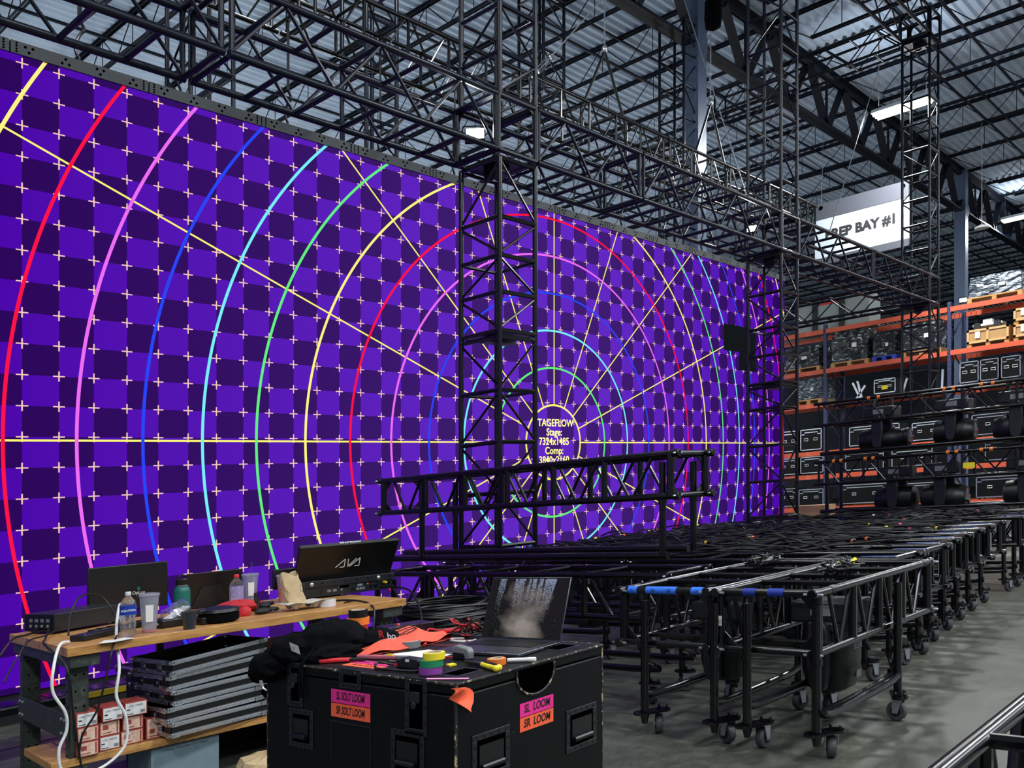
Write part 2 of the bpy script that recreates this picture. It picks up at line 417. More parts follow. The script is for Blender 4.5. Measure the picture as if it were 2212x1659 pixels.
one('pendant_lamp', MB().lathe([(.02, .12), (.05, .1), (.18, .04), (.18, 0)], (26.15, 6.94, 7.9), 16).tube((26.15, 6.94, 8.0), (26.15, 6.94, 10.7), .006, 5), 'white',
    'small white round fixture hanging on a long cord right of the column', 'lamp')
# ================================================================== LED WALL
def ledwall():
    CW = .03647 * 8.2; CH = .03183 * 8.2; Y = 8.2
    XC = .363 * 8.2 + 23.5 * CW; ZR = 1.6 + .00847 * 8.2 + Y_SHEAR * 8.2      # column 23.5, row 0
    x0, x1 = XC - 33.5 * CW, 17.23; h0, h1 = ZR - 8.2 * CH, ZR + 12.23 * CH
    t = thing('led_video_wall', 'huge LED video wall showing a purple checker test pattern with coloured rings', 'screen', (XC, Y, h0))
    m = bpy.data.materials.new('led_test_pattern'); n = NT(m); n.N.remove(n.b)
    tc = n.new('ShaderNodeTexCoord'); sp = n.new('ShaderNodeSeparateXYZ'); n.L.new(tc.outputs['Object'], sp.inputs[0])
    a = n.m('DIVIDE', sp.outputs[0], CW)
    bb = n.m('DIVIDE', n.m('SUBTRACT', sp.outputs[2], ZR - h0), CH)
    # checker
    fa = n.m('FLOOR', n.m('ADD', a, 100.5)); fb = n.m('FLOOR', n.m('ADD', bb, 100.0))
    par = n.m('MODULO', n.m('ADD', fa, fb), 2.0)
    big = n.noise(0.35, 2)
    bright = n.mix(n.ramp(n.m('ABSOLUTE', a), 4, 26), rgb(98, 40, 196), rgb(74, 2, 168))
    dark = n.mix(n.ramp(n.m('ABSOLUTE', a), 4, 26), rgb(62, 28, 112), rgb(42, 4, 88))
    col = n.mix(par, bright, dark)
    # crosses
    ax = n.m('ABSOLUTE', n.m('SUBTRACT', n.m('FRACT', n.m('ADD', a, 100.0)), .5)); bx = n.m('ABSOLUTE', n.m('SUBTRACT', n.m('FRACT', n.m('ADD', bb, 100.5)), .5))
    v = n.m('MULTIPLY', n.m('LESS_THAN', ax, .02), n.m('LESS_THAN', bx, .168)); hz = n.m('MULTIPLY', n.m('LESS_THAN', bx, .02), n.m('LESS_THAN', ax, .165))
    col = n.mix(n.m('MAXIMUM', v, hz), col, rgb(250, 205, 190))
    # rings and rays, measured from the pattern centre
    bc = n.m('ADD', bb, .115)
    rr = n.m('SQRT', n.m('ADD', n.m('MULTIPLY', a, a), n.m('MULTIPLY', bc, bc)))
    YEL = rgb(255, 246, 120)
    rays = None
    for k in range(8):
        an = PI / 8 * k
        d = n.m('ABSOLUTE', n.m('SUBTRACT', n.m('MULTIPLY', bc, math.cos(an)), n.m('MULTIPLY', a, math.sin(an))))
        q = n.m('LESS_THAN', d, .034 if k else .036); rays = q if rays is None else n.m('MAXIMUM', rays, q)
    rays = n.m('MULTIPLY', rays, n.m('GREATER_THAN', rr, 2.0))
    col = n.mix(rays, col, YEL)
    cyc = [(255, 246, 130), (100, 240, 130), (120, 240, 250), (40, 70, 250), (240, 110, 245), (255, 20, 70)]
    for k in range(1, 16):
        q = n.m('LESS_THAN', n.m('ABSOLUTE', n.m('SUBTRACT', rr, 2.0 * k)), .052)
        col = n.mix(q, col, rgb(*cyc[(k - 1) % 6]))
    # dead (dark) module patch near the right end
    def rect(ax0, ax1, b0, b1):
        return n.m('MULTIPLY', n.m('MULTIPLY', n.m('GREATER_THAN', a, ax0), n.m('LESS_THAN', a, ax1)), n.m('MULTIPLY', n.m('GREATER_THAN', bb, b0), n.m('LESS_THAN', bb, b1)))
    A = lambda X: (X - XC) / CW
    Bq = lambda h: (h - ZR) / CH
    dd = n.m('MAXIMUM', rect(A(14.80), A(16.02), Bq(4.04), Bq(4.52)), rect(A(15.38), A(16.02), Bq(3.71), Bq(4.3)))
    col = n.mix(dd, col, rgb(20, 24, 26))
    fine = n.noise(60, 2)
    em = n.new('ShaderNodeEmission'); n.L.new(col, em.inputs[0]); n.L.new(n.m('MULTIPLY_ADD', fine, .24, .88), em.inputs[1])
    n.L.new(em.outputs[0], n.out.inputs[0])
    build('display', MB().add([(x0, Y, h0), (x1, Y, h0), (x1, Y, h1), (x0, Y, h1)], [(0, 1, 2, 3)]), m, t, flat=True)
    build('cabinet_back', MB().box((x0, Y + .004, h0), (x1, Y + .10, h1)), 'bplast', t)
    build('skirt', MB().box((x0, Y + .02, 0.0), (x1, Y + .12, h0)), 'skin', t)
    # header bars, 1.2 m each, with bolt hole clusters
    k = 0; x = x1
    while x > x0 + .2:
        xa = max(x - 4 * CW, x0)
        hb = build('header_bar', MB().box((xa + .006, Y - .02, h1), (x - .006, Y + .14, h1 + .105)), 'header', t)
        hm = MB()
        for q in range(1, 5):
            cx_ = xa + (q - .5) * CW
            for (ux, uz) in ((-.03, .02), (.03, .02), (0, -.02)) if q % 2 else ((-.03, -.02), (.03, -.02), (0, .02)): hm.disc((cx_ + ux, Y - .0215, h1 + .052 + uz), (0, -1, 0), .012, 8, .001)
        for e in (xa + .05, x - .05):
            for uz in (-.035, -.012, .012, .035): hm.disc((e, Y - .0215, h1 + .052 + uz), (0, -1, 0), .009, 8, .001)
        build('bolt_holes', hm, 'hole', sub(hb, t), flat=True)
        x = xa; k += 1
    hS = CH * .80
    zc = ZR - .115 * CH
    for i, s_ in enumerate(('STAGEFLOW', 'Stage:', '7324x1485', 'Comp:', '3840x2160')):
        text(s_, (XC, Y - .002, ZR + (.75 - .497 * i) * CH), (1, 0, 0), (0, 0, 1), .40 * CH, mat('led_yellow', (255, 246, 120), .5, emit=1.0), t, sx=1.04, bold=.012, thick=.002)
ledwall()
# ================================================================== BOX TRUSSES, TOWERS
X_, Y_, Z_ = Vector((1, 0, 0)), Vector((0, 1, 0)), Vector((0, 0, 1))
def diag(A, B, i, flip=False):
    return (A[i], B[i + 1]) if (i % 2 == 0) != flip else (B[i], A[i + 1])
def box_truss(name, label, p0, ax, e1, e2, L, w1, w2, bays, steel='upsteel', rc=.030, rr=.022, rd=.015, cat='truss', group=None, xcap=False, rungs1=True):
    """four chords along ax; e1/e2 span the section. faces e1 = ladder with rungs, e2 faces = W bracing"""
    p0 = Vector(p0); ax = Vector(ax); e1 = Vector(e1); e2 = Vector(e2)
    t = thing(name, label, cat, p0, group)
    c = [p0, p0 + e1 * w1, p0 + e2 * w2, p0 + e1 * w1 + e2 * w2]
    for q in c: build('chord', MB().tube(q, q + ax * L, rc, 10), steel, t)
    n = bays; st = L / n
    for i in range(n + 1):
        o = ax * (st * i) + (ax * rr if i == 0 else (-ax * rr if i == n else Vector()))
        if rungs1:
            for k in (0, 2): build('rung', MB().tube(c[k] + o, c[k + (1 if k == 0 else 1)] + o, rr, 7), steel, t)
        if i in (0, n):
            for k in (0, 1): build('end_post', MB().tube(c[k] + o, c[k + 2] + o, rr, 7), steel, t)
    for i in range(n):
        a0, a1 = ax * (st * i), ax * (st * (i + 1))
        for k in (0, 1):
            lo, hi = c[k], c[k + 2]
            p, q = (lo + a0, hi + a1) if i % 2 == 0 else (hi + a0, lo + a1)
            build('diagonal', MB().tube(p, q, rd, 6), steel, t)
    return t
def corner_block(label, x, y, h, s, sh, steel='upsteel'):
    """sleeve/corner block between trusses: cube frame with black gusset plates and rollers"""
    t = thing('corner_block', label, 'truss corner block', (x, y, h))
    P = lambda a, b, c: (x + a * s, y + b * s, h + c * sh)
    for c in (0, 1):
        for k, (p, q) in enumerate((((0, 0), (1, 0)), ((1, 0), (1, 1)), ((1, 1), (0, 1)), ((0, 1), (0, 0)))):
            build('frame_tube', MB().tube(P(*p, c), P(*q, c), .026, 8), steel, t)
    for a in (0, 1):
        for b in (0, 1): build('corner_post', MB().tube(P(a, b, 0), P(a, b, 1), .027, 8), steel, t)
    g = .16
    for b in (0, 1):
        for c, sc in ((0, 1), (1, -1)):
            for a, sa in ((0, 1), (1, -1)):
                X0 = x + a * s; H0 = h + c * sh; yy = y + b * s
                build('gusset_plate', MB().plate([(X0, yy, H0), (X0 + sa * g, yy, H0), (X0 + sa * .05, yy, H0 + sc * .05), (X0, yy, H0 + sc * g)], (0, 1, 0), .008), 'bplast', t)
    for a in (0, 1):
        for c, sc in ((0, 1), (1, -1)):
            for b, sb in ((0, 1), (1, -1)):
                Y0 = y + b * s; H0 = h + c * sh; xx = x + a * s
                build('gusset_plate', MB().plate([(xx, Y0, H0), (xx, Y0 + sb * g, H0), (xx, Y0 + sb * .05, H0 + sc * .05), (xx, Y0, H0 + sc * g)], (1, 0, 0), .008), 'bplast', t)
    build('roller_plate', MB().box((x + .06, y + .06, h - .035), (x + s - .06, y + s - .06, h - .015)), 'bplast', t)
    build('sheave_block', MB().box((x + .18, y + .18, h - .12), (x + s - .18, y + s - .18, h - .035)).lathe([(.09, 0), (.09, .03)], (x + s / 2 - .1, y + s / 2, h - .1), 14, (1, 0, 0)), 'bplast2', t, bevel=.008)
    return t
def tower(label, x, y, hs, s=.52, steel='upsteel', feet=True, name='support_tower', rc=.026):
    """square tower, rungs at the heights hs, zigzag diagonals between them"""
    t = thing(name, label, 'truss tower', (x, y, hs[0]))
    cs = [(x, y), (x + s, y), (x + s, y + s), (x, y + s)]
    for cx_, cy_ in cs: build('chord', MB().tube((cx_, cy_, hs[0] - (hs[0] if feet else .03)), (cx_, cy_, hs[-1]), rc, 10), steel, t)
    for i, h in enumerate(hs):
        for k in range(4):
            a = cs[k]; b = cs[(k + 1) % 4]
            if k in (1, 2) and i % 2 and i + 1 < len(hs): continue
            build('rung', MB().tube((*a, h), (*b, h), .022 if k in (0, 3) else .018, 7), steel, t)
        if i + 1 < len(hs) and hs[i + 1] - h > .2:
            h2 = hs[i + 1]
            for k in range(4):
                a = cs[k]; b = cs[(k + 1) % 4]
                if (i + k // 2) % 2: a, b = b, a
                if k not in (0, 3): continue
                build('diagonal', MB().tube((*a, h + .02), (*b, h2 - .02), .013, 6), steel, t)
    for i in range(1, len(hs)):
        if hs[i] - hs[i - 1] < .1:
            build('spreader_plate', MB().box((x + .02, y + .02, hs[i] - .012), (x + s - .02, y + s - .02, hs[i])), 'bplast', t)
            build('spreader_bar', MB().bar((x + .06, y + s / 2, hs[i] - .05), (x + s - .06, y + s / 2, hs[i] - .05), .12, .05), 'bplast2', t)
    if feet:
        build('base_frame', MB().box((x - .1, y - .1, .0), (x + s + .1, y + s + .1, .04)), 'bplast', t)
    return t
TY = 5.95
H1 = [1.16, 1.67, 2.16, 2.66, 3.17]
def spans():
    B0, BT = 4.952, 5.475
    corner_block('black truss corner block on the nearest tower, work light inside it', 6.418, TY, B0, .55, BT - B0)
    corner_block('black truss corner block on the middle tower at the right end of the LED wall', 12.413, TY, B0, .55, BT - B0)
    corner_block('black truss corner block on the farthest tower, before the orange racks', 18.86, TY, B0, .55, BT - B0)
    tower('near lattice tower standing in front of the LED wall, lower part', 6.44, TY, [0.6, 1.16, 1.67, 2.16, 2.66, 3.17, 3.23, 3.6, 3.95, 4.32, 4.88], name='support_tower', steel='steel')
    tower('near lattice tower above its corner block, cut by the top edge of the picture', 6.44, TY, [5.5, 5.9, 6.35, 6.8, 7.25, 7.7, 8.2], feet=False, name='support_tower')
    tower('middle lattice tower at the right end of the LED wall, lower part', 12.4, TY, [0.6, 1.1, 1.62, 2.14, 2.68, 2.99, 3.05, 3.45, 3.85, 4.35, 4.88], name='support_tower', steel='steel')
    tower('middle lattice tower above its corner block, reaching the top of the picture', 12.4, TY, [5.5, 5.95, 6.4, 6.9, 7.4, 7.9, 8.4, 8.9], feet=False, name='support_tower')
    tower('short far lattice tower hanging below its corner block before the orange racks', 18.86, TY, [3.18, 3.6, 4.05, 4.5, 4.9], feet=False, name='hanging_tower')
    tower('far lattice tower rising from its corner block past the white sign to the roof', 18.86, TY, [5.5, 6.0, 6.5, 7.0, 7.5, 8.0, 8.5, 9.0, 9.5, 10.0, 10.16], feet=False, name='support_tower')
    hh = BT - B0
    def sp(label, x0, x1, bays, h=B0, y=TY, w=.55, s='upsteel', height=hh):
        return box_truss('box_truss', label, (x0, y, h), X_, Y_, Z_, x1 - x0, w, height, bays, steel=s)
    sp('long overhead black box truss running out of the top left corner', -0.2, 3.52, 8)
    sp('overhead black box truss just left of the near tower', 3.56, 6.40, 6)
    sp('overhead black box truss just right of the near tower', 6.99, 8.82, 4)
    sp('overhead black box truss leading up to the middle tower', 8.86, 12.40, 8)
    sp('overhead black box truss just right of the middle tower', 12.98, 15.9, 6)
    sp('overhead black box truss reaching the far tower', 15.94, 18.84, 6)
    # cross truss behind, towards the LED wall, at the far tower
    box_truss('box_truss', 'black cross truss running from the far tower to behind the LED wall', (18.9, TY + .57, 5.0), Y_, X_, Z_, 3.6, .5, .46, 7)
    corner_block('black corner block high on the far tower under the roof', 18.84, TY - .02, 10.2, .57, .52)
    box_truss('box_truss', 'high black cross truss running left from the top of the far tower', (18.9, TY + .57, 10.22), Y_, X_, Z_, 4.2, .5, .5, 8)
    box_truss('box_truss', 'high black truss leaving the top of the far tower towards the camera', (14.6, TY, 10.22), X_, Y_, Z_, 4.2, .52, .5, 8)
    # flown truss over the LED wall
    for i, (x0, x1) in enumerate(((-1.2, 2.2), (2.24, 5.64), (5.68, 9.08), (9.12, 12.52), (12.56, 15.96), (16.0, 18.2))):
        lab = ('flown truss over the LED wall, leftmost section out of view', 'flown truss over the LED wall, section above the left corner', 'flown truss over the LED wall, section left of the near tower top',
               'flown truss over the LED wall, section held by the left chain', 'flown truss over the LED wall, section held by the right chain', 'flown truss over the LED wall, last section by the middle tower')[i]
        ladder_truss('flown_truss', lab, (x0, 7.95, 6.78), X_, Y_, x1 - x0, .5, .42)
def ladder_truss(name, label, p0, ax, e1, L, w, h, steel='steel', group=None, rc=.025, posts=5):
    """pre-rig type truss: chords, square posts and crossed diagonals on the side faces, cross bars on top and bottom"""
    p0 = Vector(p0); ax = Vector(ax); e1 = Vector(e1)
    t = thing(name, label, 'truss', p0, group)
    c = [p0, p0 + e1 * w, p0 + Z_ * h, p0 + e1 * w + Z_ * h]
    for q in c: build('chord', MB().tube(q, q + ax * L, rc, 10), steel, t)
    n = posts; st = (L - .16) / n
    for i in range(n + 1):
        o = ax * (.08 + st * i)
        for k in (0, 1): build('post', MB().tube(c[k] + o, c[k + 2] + o, .019, 7), steel, t)
        for k in (0, 2): build('cross_bar', MB().tube(c[k] + o, c[k + 1] + o, .019, 7), steel, t)
        if i < n:
            for k in (0, 1):
                a = c[k] + o + ax * .04; b = c[k + 2] + o + ax * (st * .5)
                build('diagonal', MB().tube(c[k + 2] + o + ax * .05, c[k] + o + ax * (st * .48), .0125, 6), steel, t)
                build('diagonal', MB().tube(c[k] + o + ax * (st * .52), c[k + 2] + o + ax * (st - .05), .0125, 6), steel, t)
    return t
spans()
def rigging():
    # chains and slings carrying the flown truss
    for x, yb, htop, lab in ((11.2, 8.2, 8.33, 'left'), (14.34, 8.2, 8.40, 'right')):
        t = thing('chain_bridle', 'steel chain with a pair of black slings holding the flown truss, %s of two' % lab, 'rigging', (x, yb, 7.2))
        cm = MB(); h = htop; k = 0
        while h < 10.9:
            p = []
            for j in range(8):
                u = 2 * PI * j / 8
                a, b = .012 * math.cos(u), .026 * math.sin(u)
                p.append((x + (a if k % 2 else 0), yb + (0 if k % 2 else a), h + .026 + b))
            cm.path(p, .005, 4, closed=True); h += .04; k += 1
        build('chain', cm, 'alu', t)
        build('shackle', MB().lathe([(.03, 0), (.045, .03), (.045, .08), (.02, .12)], (x, yb, htop - .1), 10), 'alu', t)
        for dx in (-.62, .62):
            build('sling', MB().tube((x, yb, htop - .08), (x + dx * .9, yb, 7.25), .022, 6).tube((x + dx * .9, yb, 7.28), (x + dx * .9, yb, 6.75), .03, 6), 'cable', t)
    # drop links from the flown truss to the header of the LED wall
    i = 0
    for x in (3.45, 4.4, 5.6, 6.85, 8.05, 9.25, 10.45, 11.65, 12.85, 14.05, 15.25, 16.45):
        t = thing('drop_link', 'black strap and hook hanging from the flown truss to the LED wall header', 'rigging', (x, 8.2, 5.8), 'drop links along the LED wall header')
        build('strap', MB().bar((x, 8.2, 6.8), (x, 8.2, 6.05), .05, .02), 'cable', t)
        build('hook', MB().path([(x, 8.2, 6.05), (x + .04, 8.2, 5.98), (x, 8.2, 5.92), (x - .04, 8.2, 5.80), (x, 8.2, 5.705)], .014, 6, sub=3), 'steel', t)
    # guy wires with turnbuckles
    def guy(name, label, p, q, tb):
        p = Vector(p); q = Vector(q); t = thing(name, label, 'rigging', p)
        build('wire_rope', MB().tube(p, q, .008, 6), 'alu', t)
        a = p.lerp(q, tb); b = p.lerp(q, tb + .10); d = (b - a).normalized(); sd = d.cross(Y_).normalized() * .03
        build('turnbuckle', MB().tube(a + sd, b + sd, .009, 6).tube(a - sd, b - sd, .009, 6).tube(a - sd, a + sd, .012, 6).tube(b - sd, b + sd, .012, 6), 'chrome', t)
        build('shackle', MB().lathe([(.02, 0), (.035, .02), (.02, .06)], p, 8, d), 'chrome', t)
    guy('guy_wire', 'steel guy wire with turnbuckle running up from the near tower', (7.3, 6.3, 6.0), (10.6, 7.3, 8.9), .06)
    guy('guy_wire', 'steel guy wire with turnbuckle dropping steeply to the middle tower', (12.35, 6.4, 5.65), (12.2, 7.6, 9.6), .15)
    guy('guy_wire', 'thin steel guy wire falling from the far tower towards the near truss', (14.2, 6.0, 5.5), (18.8, 6.9, 9.9), .55)
    one('chain_bag', MB().lathe([(.02, .0), (.13, .06), (.15, .2), (.14, .5), (.10, .52)], (13.9, 7.9, 9.35), 14), 'bfab', 'black chain bag hanging at the top edge of the picture', 'bag')
    # hanging tower sections seen behind the trusses
    tower('dark hanging tower section behind the near tower at the top of the picture', 11.2, 9.4, [8.1, 8.3, 8.75, 9.2, 9.65, 10.1, 10.5, 11.0], feet=False, name='hanging_tower')
    tower('dark hanging tower section behind the overhead truss, upper left', 7.7, 9.5, [5.9, 6.3, 6.75, 7.2, 7.65, 8.1, 8.6, 9.1, 10, 11.0], feet=False, name='hanging_tower', rc=.03)
    tower('dark hanging tower section right behind the middle tower', 14.6, 8.9, [5.9, 6.4, 6.9, 7.4, 7.9, 8.4, 9.0, 9.6, 10.2], feet=False, name='hanging_tower')
    tower('dark hanging tower section nearest the upper left corner', 5.1, 9.3, [6.1, 6.6, 7.1, 7.6, 8.1, 8.6, 9.2], feet=False, name='hanging_tower')
rigging()
def worklight(label, x, y, h, yaw, e, s=1.0):
    t = thing('work_light', label, 'light', (x, y, h - .1))
    Rm = Matrix.Translation((x, y, h)) @ Matrix.Rotation(yaw, 4, 'Z') @ Matrix.Rotation(math.radians(18), 4, 'Y')
    a = MB(Rm); a.box((0, -.12 * s, -.08 * s), (.07, .12 * s, .08 * s)); build('housing', a, 'bplast', t, bevel=.006)
    b = MB(Rm); b.box((-.006, -.105 * s, -.068 * s), (0, .105 * s, -.004)); b.box((-.006, -.105 * s, .004), (0, .105 * s, .068 * s)); build('lens', b, 'glowwhite', t)
    c = MB(Rm); c.path([(.03, -.12 * s, 0), (.03, -.15 * s, .02), (.03, -.15 * s, .14 * s), (.03, .15 * s, .14 * s), (.03, .15 * s, .02), (.03, .12 * s, 0)], .008, 6); build('bracket', c, 'bplast', t)
    l = bpy.data.lights.new('work_light_beam', 'AREA'); l.size = .2 * s; l.energy = e; l.color = (1, .99, .94)
    o = bpy.data.objects.new('work_light_beam', l); COL.objects.link(o)
    d = Rm.to_3x3() @ Vector((-1, 0, 0)); o.location = W(Rm @ Vector((-.03, 0, 0))); o.rotation_euler = d.to_track_quat('-Z', 'Y').to_euler()
worklight('brilliant white work light inside the corner block of the near tower', 6.36, 6.2, 5.16, .75, 10, .82)
worklight('small bright work light beside the corner block of the middle tower', 12.0, 6.2, 5.23, .5, 4, .62)
worklight('glaring work light at the rack top beside the right column', 23.96, 6.78, 5.73, .25, 8, .7)
# ================================================================== TRUSS CARTS
def caster(t, x, y, ax, rot=0.0, steel='steel', wheel_m='greyrub'):
    """swivel caster beside a cart leg; ax = (dx, dy) of the plate, away from the leg"""
    dx, dy = ax
    cx_, cy_ = x + dx * .11, y + dy * .11
    pl = build('caster_plate', MB().bar((x - dx * .04, y - dy * .04, .155), (x + dx * .15, y + dy * .15, .155), .10, .014).lathe([(.05, -.007), (.05, .007)], (x - dx * .03, y - dy * .03, .155), 14).lathe([(.05, -.007), (.05, .007)], (x + dx * .14, y + dy * .14, .155), 14).lathe([(.009, 0), (.009, .02), (.004, .026)], (x + dx * .14, y + dy * .14 - .03, .162), 8).lathe([(.009, 0), (.009, .02), (.004, .026)], (x + dx * .14, y + dy * .14 + .03, .162), 8), steel, t)
    build('foot_cone', MB().lathe([(.018, .085), (.032, .142)], (x, y, 0), 10), steel, t)
    R = loc(cx_ + .018 * math.cos(rot), cy_ + .018 * math.sin(rot), .0635, rot)
    a = MB(R); a.lathe([(.02, -.024), (.057, -.024), (.0635, -.015), (.0635, .015), (.057, .024), (.02, .024)], (0, 0, 0), 20, (0, 1, 0)); wh = build('wheel', a, wheel_m, t)
    a = MB(R); a.lathe([(.034, -.026), (.034, .026)], (0, 0, 0), 14, (0, 1, 0)); build('hub', a, 'bplast', sub(wh, t))
    a = MB(R)
    for s in (-1, 1): a.plate([(-.018, s * .032, -.012), (.018, s * .032, -.012), (.02, s * .032, .084), (-.045, s * .032, .084)], (0, s, 0), .004)
    a.box((-.05, -.036, .078), (.025, .036, .086)); a.lathe([(.008, -.034), (.008, .034)], (0, 0, 0), 8, (0, 1, 0))
    build('fork', a, 'alu', t)
def truss_cart(label, x0, y0, along, L, w, hb=.60, ht=.945, legs=None, posts=4, group=None, base=0.0, low_rails=True, detail=True, name='truss_cart', leg_h=None, wheels=True, steel='steel'):
    """pre-rig truss section on a wheeled undercarriage. along 'x' or 'y'"""
    A, B = (X_, Y_) if along == 'x' else (Y_, X_)
    p0 = Vector((x0, y0, base)); t = thing(name, label, 'truss cart', p0, group)
    rc = .0255; c = [p0 + Z_ * hb, p0 + B * w + Z_ * hb, p0 + Z_ * ht, p0 + B * w + Z_ * ht]
    for q in c: build('chord', MB().tube(q, q + A * L, rc, 12), steel, t)
    n = posts; st = (L - .30) / n
    for e in (0, 1):
        o = A * (.06 if e == 0 else L - .06); s = 1 if e == 0 else -1
        build('end_bar', MB().tube(c[2] + o, c[3] + o, .024, 10), steel, t); build('end_bar', MB().tube(c[0] + o, c[1] + o, .022, 10), steel, t)
        for k in (0, 1):
            build('corner_post', MB().tube(c[k] + o, c[k + 2] + o, .030, 10), steel, t)
            sd = B * (1 if k == 0 else -1)
            for (hh_, sg) in ((ht, -1), (hb, 1)):
                q = p0 + B * (0 if k == 0 else w) + Z_ * hh_ + o
                build('gusset_plate', MB().plate([q, q + sd * .13, q + Z_ * (sg * .13)], A, .008), steel, t)
        for k in range(4):
            q = c[k] + (A * -.02 if e == 0 else A * (L + .02))
            m_ = MB(); m_.lathe([(.0255, 0), (.031, .006), (.031, .05), (.0255, .056)], q + (A * 0 if e == 0 else A * -.056), 12, A); 
            build('end_fitting', m_, 'steel', t)
            if detail:
                m_ = MB(); m_.lathe([(.0085, -.055), (.0085, .05), (.004, .06)], q + A * (.02 * s), 8, B if k % 2 else -B); build('pin', m_, 'alu', t)
    for i in range(n + 1):
        o = A * (.15 + st * i)
        for k in (0, 1):
            if 0 < i < n: build('post', MB().tube(c[k] + o, c[k + 2] + o, .026, 8), steel, t)
        if 0 < i < n: build('cross_bar', MB().tube(c[2] + o, c[3] + o, .019, 8), steel, t); 
        if i < n:
            for k in (0, 1):
                build('diagonal', MB().tube(c[k + 2] + o + A * .06, c[k] + o + A * (st * .48), .013, 7), steel, t)
                build('diagonal', MB().tube(c[k] + o + A * (st * .54), c[k + 2] + o + A * (st - .05), .013, 7), steel, t)
            if detail and i % 2 == 0: build('cross_bar', MB().tube(c[0] + o + A * st / 2, c[1] + o + A * st / 2, .019, 8), steel, t)
    legs = legs or ([(0.03, 0.0), (0.03, w - .2), (1.2, 0.0), (1.2, w - .2)])
    for (a, b) in legs:
        q = p0 + A * a + B * b
        build('leg', MB().tube(q + Z_ * .12, q + Z_ * (ht - .06 if detail else hb), .027, 10), steel, t)
        build('leg_collar', MB().lathe([(.034, 0), (.034, .035)], q + Z_ * (hb - .055), 12), steel, t)
        if wheels:
            T = {'_e': t['_e'], '_o': t['_o']}
            if base == 0: caster(T, q.x, q.y, (.0 + (.9 if along == 'x' else .1), -.42) if a < L / 2 else (-.9 if along == 'x' else .2, -.42), random.uniform(-.5, 2.6))
    if low_rails:
        la = sorted(set(a for a, b in legs)); lb = sorted(set(b for a, b in legs))
        for b in lb:
            q = p0 + B * b; a0, a1 = la[0], la[-1]
            build('lower_rail', MB().path([q + A * a0 + Z_ * .30, q + A * (a0 + .12) + Z_ * .255, q + A * (a1 - .12) + Z_ * .255, q + A * a1 + Z_ * .31], .026, 10, sub=3), steel, t)
    return t
